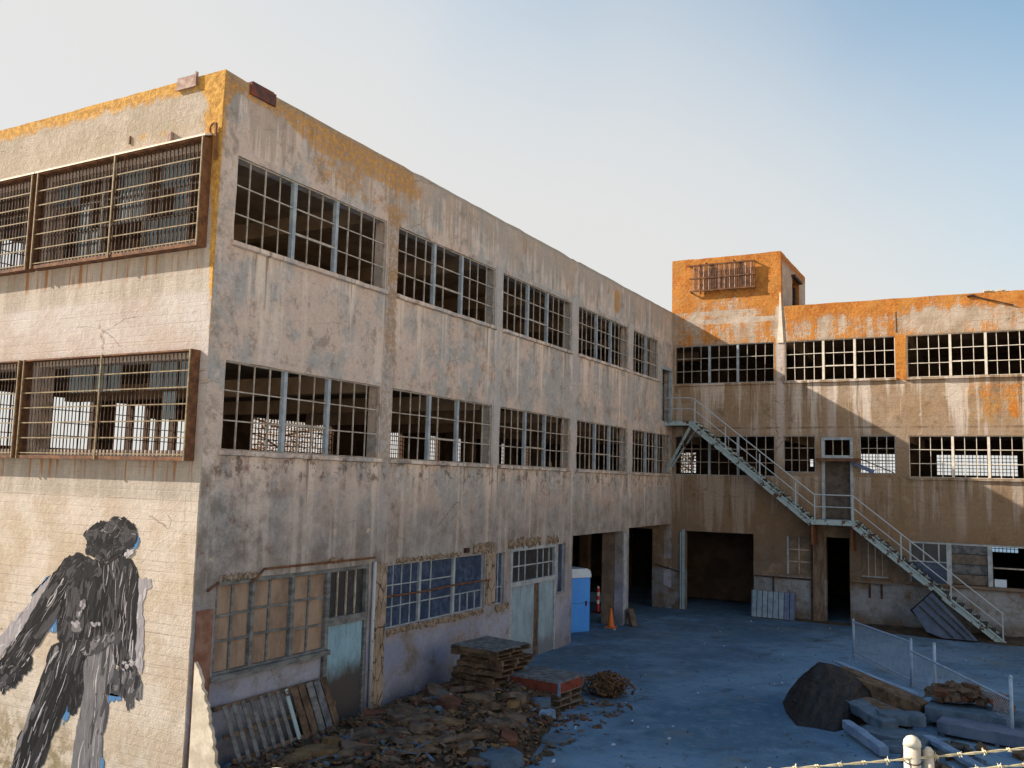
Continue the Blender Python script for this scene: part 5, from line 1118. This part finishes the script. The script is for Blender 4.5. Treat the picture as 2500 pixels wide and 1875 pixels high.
slab((9.3, 12.6, .86), (11.3, 12.0, .36), .62, .30, BROWNWOOD, 'timber_stack', 'dark brown timber baulk under the pale plank', 'timber', seed=3)
slab((9.55, 11.9, .44), (11.0, 11.1, .20), .42, .30, BROWNWOOD, 'timber_baulk', 'brown timber baulk between the plank and the grey slab', 'timber', seed=4)
slab((9.72, 11.5, .42), (10.75, 10.35, .26), .52, .22, SLABG, 'concrete_block', 'rounded blue-grey concrete slab leaning below the timber', 'concrete slab', seed=5, bev=.015)
slab((10.45, 10.75, .34), (11.40, 11.0, .34), .50, .24, SLABG, 'concrete_block', 'greenish grey concrete block right of the leaning slab', 'concrete slab', seed=6, bev=.012)
slab((9.85, 10.1, .22), (10.82, 8.5, .16), .22, .20, SLABP, 'concrete_beam', 'pale blue broken concrete beam in front of the slabs', 'beam', seed=7, bev=.012)
slab((10.2, 10.3, .12), (11.6, 9.9, .12), .9, .16, SLABG, 'concrete_block', 'flat grey slab under the two blocks behind the beam', 'concrete slab', seed=8)
slab((10.75, 9.2, .08), (11.5, 9.5, .10), .5, .16, SLABG, 'concrete_block', 'small grey slab just behind the cream fence post', 'concrete slab', seed=9)
slab((11.5, 10.2, .16), (12.75, 8.2, .12), .24, .10, SLABP, 'concrete_beam', 'long pale beam running under the barbed wire at right', 'beam', seed=10, bev=.012)
slab((11.4, 12.3, .30), (14.5, 12.0, .30), 1.1, .34, SLABG, 'concrete_block', 'wide dark grey slab behind the mesh fence at right', 'concrete slab', seed=11, bev=.012)
slab((11.7, 11.4, .22), (14.2, 11.0, .18), .8, .26, RIBBED, 'concrete_block', 'lower dark blue slab in front of the wide grey slab', 'concrete slab', seed=12, bev=.012)
slab((11.5, 12.6, .56), (12.2, 12.5, .60), .5, .14, SLABG, 'concrete_block', 'small light slab lying on the wide grey slab', 'concrete slab', seed=13, bev=.012)
mb = MB(); ri = random.Random(77)
for k in range(90):
    x, y = ri.uniform(11.4, 13.1), ri.uniform(12.2, 13.3); s_ = ri.uniform(.08, .2); h = .48 + .38 * (1 - ((x - 12.2) / .95) ** 2) * ri.uniform(.3, 1)
    mt = Matrix.Translation((x, y, max(.3, h))) @ Matrix.Rotation(ri.uniform(0, 6), 4, 'Z') @ Matrix.Rotation(ri.gauss(0, .5), 4, 'X'); mb.box((-s_, -s_ * .5, -.06), (s_, s_ * .5, .06), ri.choice((0, 0, 1)), mt)
build(mb, 'brick_rubble', [BROWNWOOD, SLABR], None, kind='stuff', label='brown brick rubble heaped on the grey slabs at right', category='rubble')
mb = MB()
for k in range(60):
    x, y = ri.uniform(10.8, 14.0), ri.uniform(8.0, 11.4); s_ = ri.uniform(.04, .16); mt = Matrix.Translation((x, y, .06)) @ Matrix.Rotation(ri.uniform(0, 6), 4, 'Z') @ Matrix.Rotation(ri.gauss(0, .3), 4, 'X'); mb.box((-s_, -s_ * .6, -.06), (s_, s_ * .6, .07), ri.choice((0, 1, 2)), mt)
build(mb, 'broken_rubble', [BROWNWOOD, TREAD, SLABG], None, kind='stuff', label='dark broken rubble among the slabs behind the cream post', category='rubble')
for x, y, s_ in ((10.0, 12.75, .09), (11.0, 12.9, .07), (11.3, 13.1, .10), (11.45, 12.95, .08)): pass
# chain-link fence
fn = thing('chain_link_fence', 'low sagging blue-grey chain link fence across the right of the yard', 'fence', (11, 15.6, 0))
FP = [(8.68, 19.89, 1.22), (10.7, 16.36, 1.28), (11.35, 15.56, 1.34), (13.14, 11.4, 1.42)]
for x, y, h in FP: build(MB().tube([(x, y, 0), (x, y, h)], .04, 8).tube([(x, y, h), (x, y, h + .05)], [.05, .015], 8), 'post', FENCE, fn, smooth=True)
def fl(a, b, za, zb, r): build(MB().tube([(a[0], a[1], za), (b[0], b[1], zb)], r, 6), 'rail', FENCE, fn)
fl(FP[0], FP[1], 1.16, 1.22, .028); fl(FP[0], FP[1], .22, .16, .02); fl(FP[1], FP[3], .98, .92, .028)
mb = MB()
for (a, b, zb, zt) in ((FP[0], FP[1], .06, 1.18), (FP[1], FP[3], .06, .96)):
    a, b = Vector((a[0], a[1])), Vector((b[0], b[1])); Ln = (b - a).length; hh = zt - zb; stp = .085; n = int((Ln + hh) / stp)
    for sgn in (0, 1):
        for k in range(n):
            s0 = -hh + k * stp; p0, p1 = (s0, 0), (s0 + hh, hh)
            if p0[0] < 0: p0 = (0, -s0)
            if p1[0] > Ln: p1 = (Ln, Ln - s0)
            if p0[0] >= Ln or p1[0] <= 0: continue
            if sgn: p0, p1 = (Ln - p0[0], p0[1]), (Ln - p1[0], p1[1])
            q0, q1 = a.lerp(b, p0[0] / Ln), a.lerp(b, p1[0] / Ln); mb.tube([(q0.x, q0.y, zb + p0[1]), (q1.x, q1.y, zb + p1[1])], .0042, 3, 0, False)
build(mb, 'wire_mesh', FENCE, fn, kind='stuff')

# ------------------------------------------------------------------ near fence: cream post with two barbed strands
bf = thing('barbed_wire_fence', 'cream capped post carrying two strands of barbed wire in the near foreground', 'fence', (12.66, -6.86, 2.9))
px, py = 12.665, -6.875
build(MB().tube([(px, py, gh(px, py) - .1), (px, py, 4.225)], .040, 14).tube([(px, py, 4.226), (px, py, 4.25), (px, py, 4.268), (px, py, 4.276)], [.044, .040, .026, .006], 14), 'post', POSTC, bf, smooth=True)
build(MB().tube([(px + .072, py + .035, gh(px, py) - .1), (px + .072, py + .035, 4.20)], .026, 10).tube([(px + .072, py + .035, 4.2005), (px + .072, py + .035, 4.222)], [.027, .010], 10), 'brace_pipe', POSTC, bf, smooth=True)
dv = Vector((1.2, .62, 0)).normalized(); base = Vector((px, py, 0))
for far in (-3.2, 3.4):
    p = base + dv * far; build(MB().tube([(p.x, p.y, gh(p.x, p.y) - .1), (p.x, p.y, 4.2 + far * .06)], .038, 10), 'post', POSTC, bf, smooth=True)
def strand(z0, slope):
    mb = MB(); rr = random.Random(int(z0 * 100)); N = 330
    P = lambda s: base + dv * s + Vector((-.03 * dv.y * 0 - .045 * .45, -.045 * .9, z0 + slope * s - .018 * math.cos(s * 1.1) + .018))
    for ph in (0, math.pi):
        mb.tube([P(-3.2 + 6.6 * k / N) + (Vector((0, 0, 1)) * math.cos(k * .55 + ph) + Vector((dv.y, -dv.x, 0)) * math.sin(k * .55 + ph)) * .0038 for k in range(N + 1)], .0034, 5)
    o = build(mb, 'wire_strand', WIRE, bf)
    mb = MB(); s = -3.15
    while s < 3.35:
        c = P(s)
        mb.tube([c + dv * (t * .018 - .009) + (Vector((0, 0, 1)) * math.cos(t * 9) + Vector((dv.y, -dv.x, 0)) * math.sin(t * 9)) * .008 for t in [k / 8 for k in range(9)]], .0036, 5)
        for q in range(4):
            a = rr.uniform(0, 6.28); d = Vector((dv.x * .25, dv.y * .25, 0)) * rr.choice((-1, 1)) + Vector((0, 0, 1)) * math.cos(a) + Vector((dv.y, -dv.x, 0)) * math.sin(a); mb.tube([c, c + d * .022], [.003, .001], 4)
        s += .118 + rr.uniform(-.01, .01)
    build(mb, 'wire_barbs', WIRE, bf, kind='stuff')
strand(4.168, .115); strand(4.095, .105)
mb = MB()
for z in (4.17, 4.10): mb.tube([(px + .045 * math.cos(a), py + .045 * math.sin(a), z + .01 * math.sin(a) - .02 * (a / 6.3)) for a in [k * .5 for k in range(14)]], .003, 5)
build(mb, 'tie_wire', DKRUST, bf)
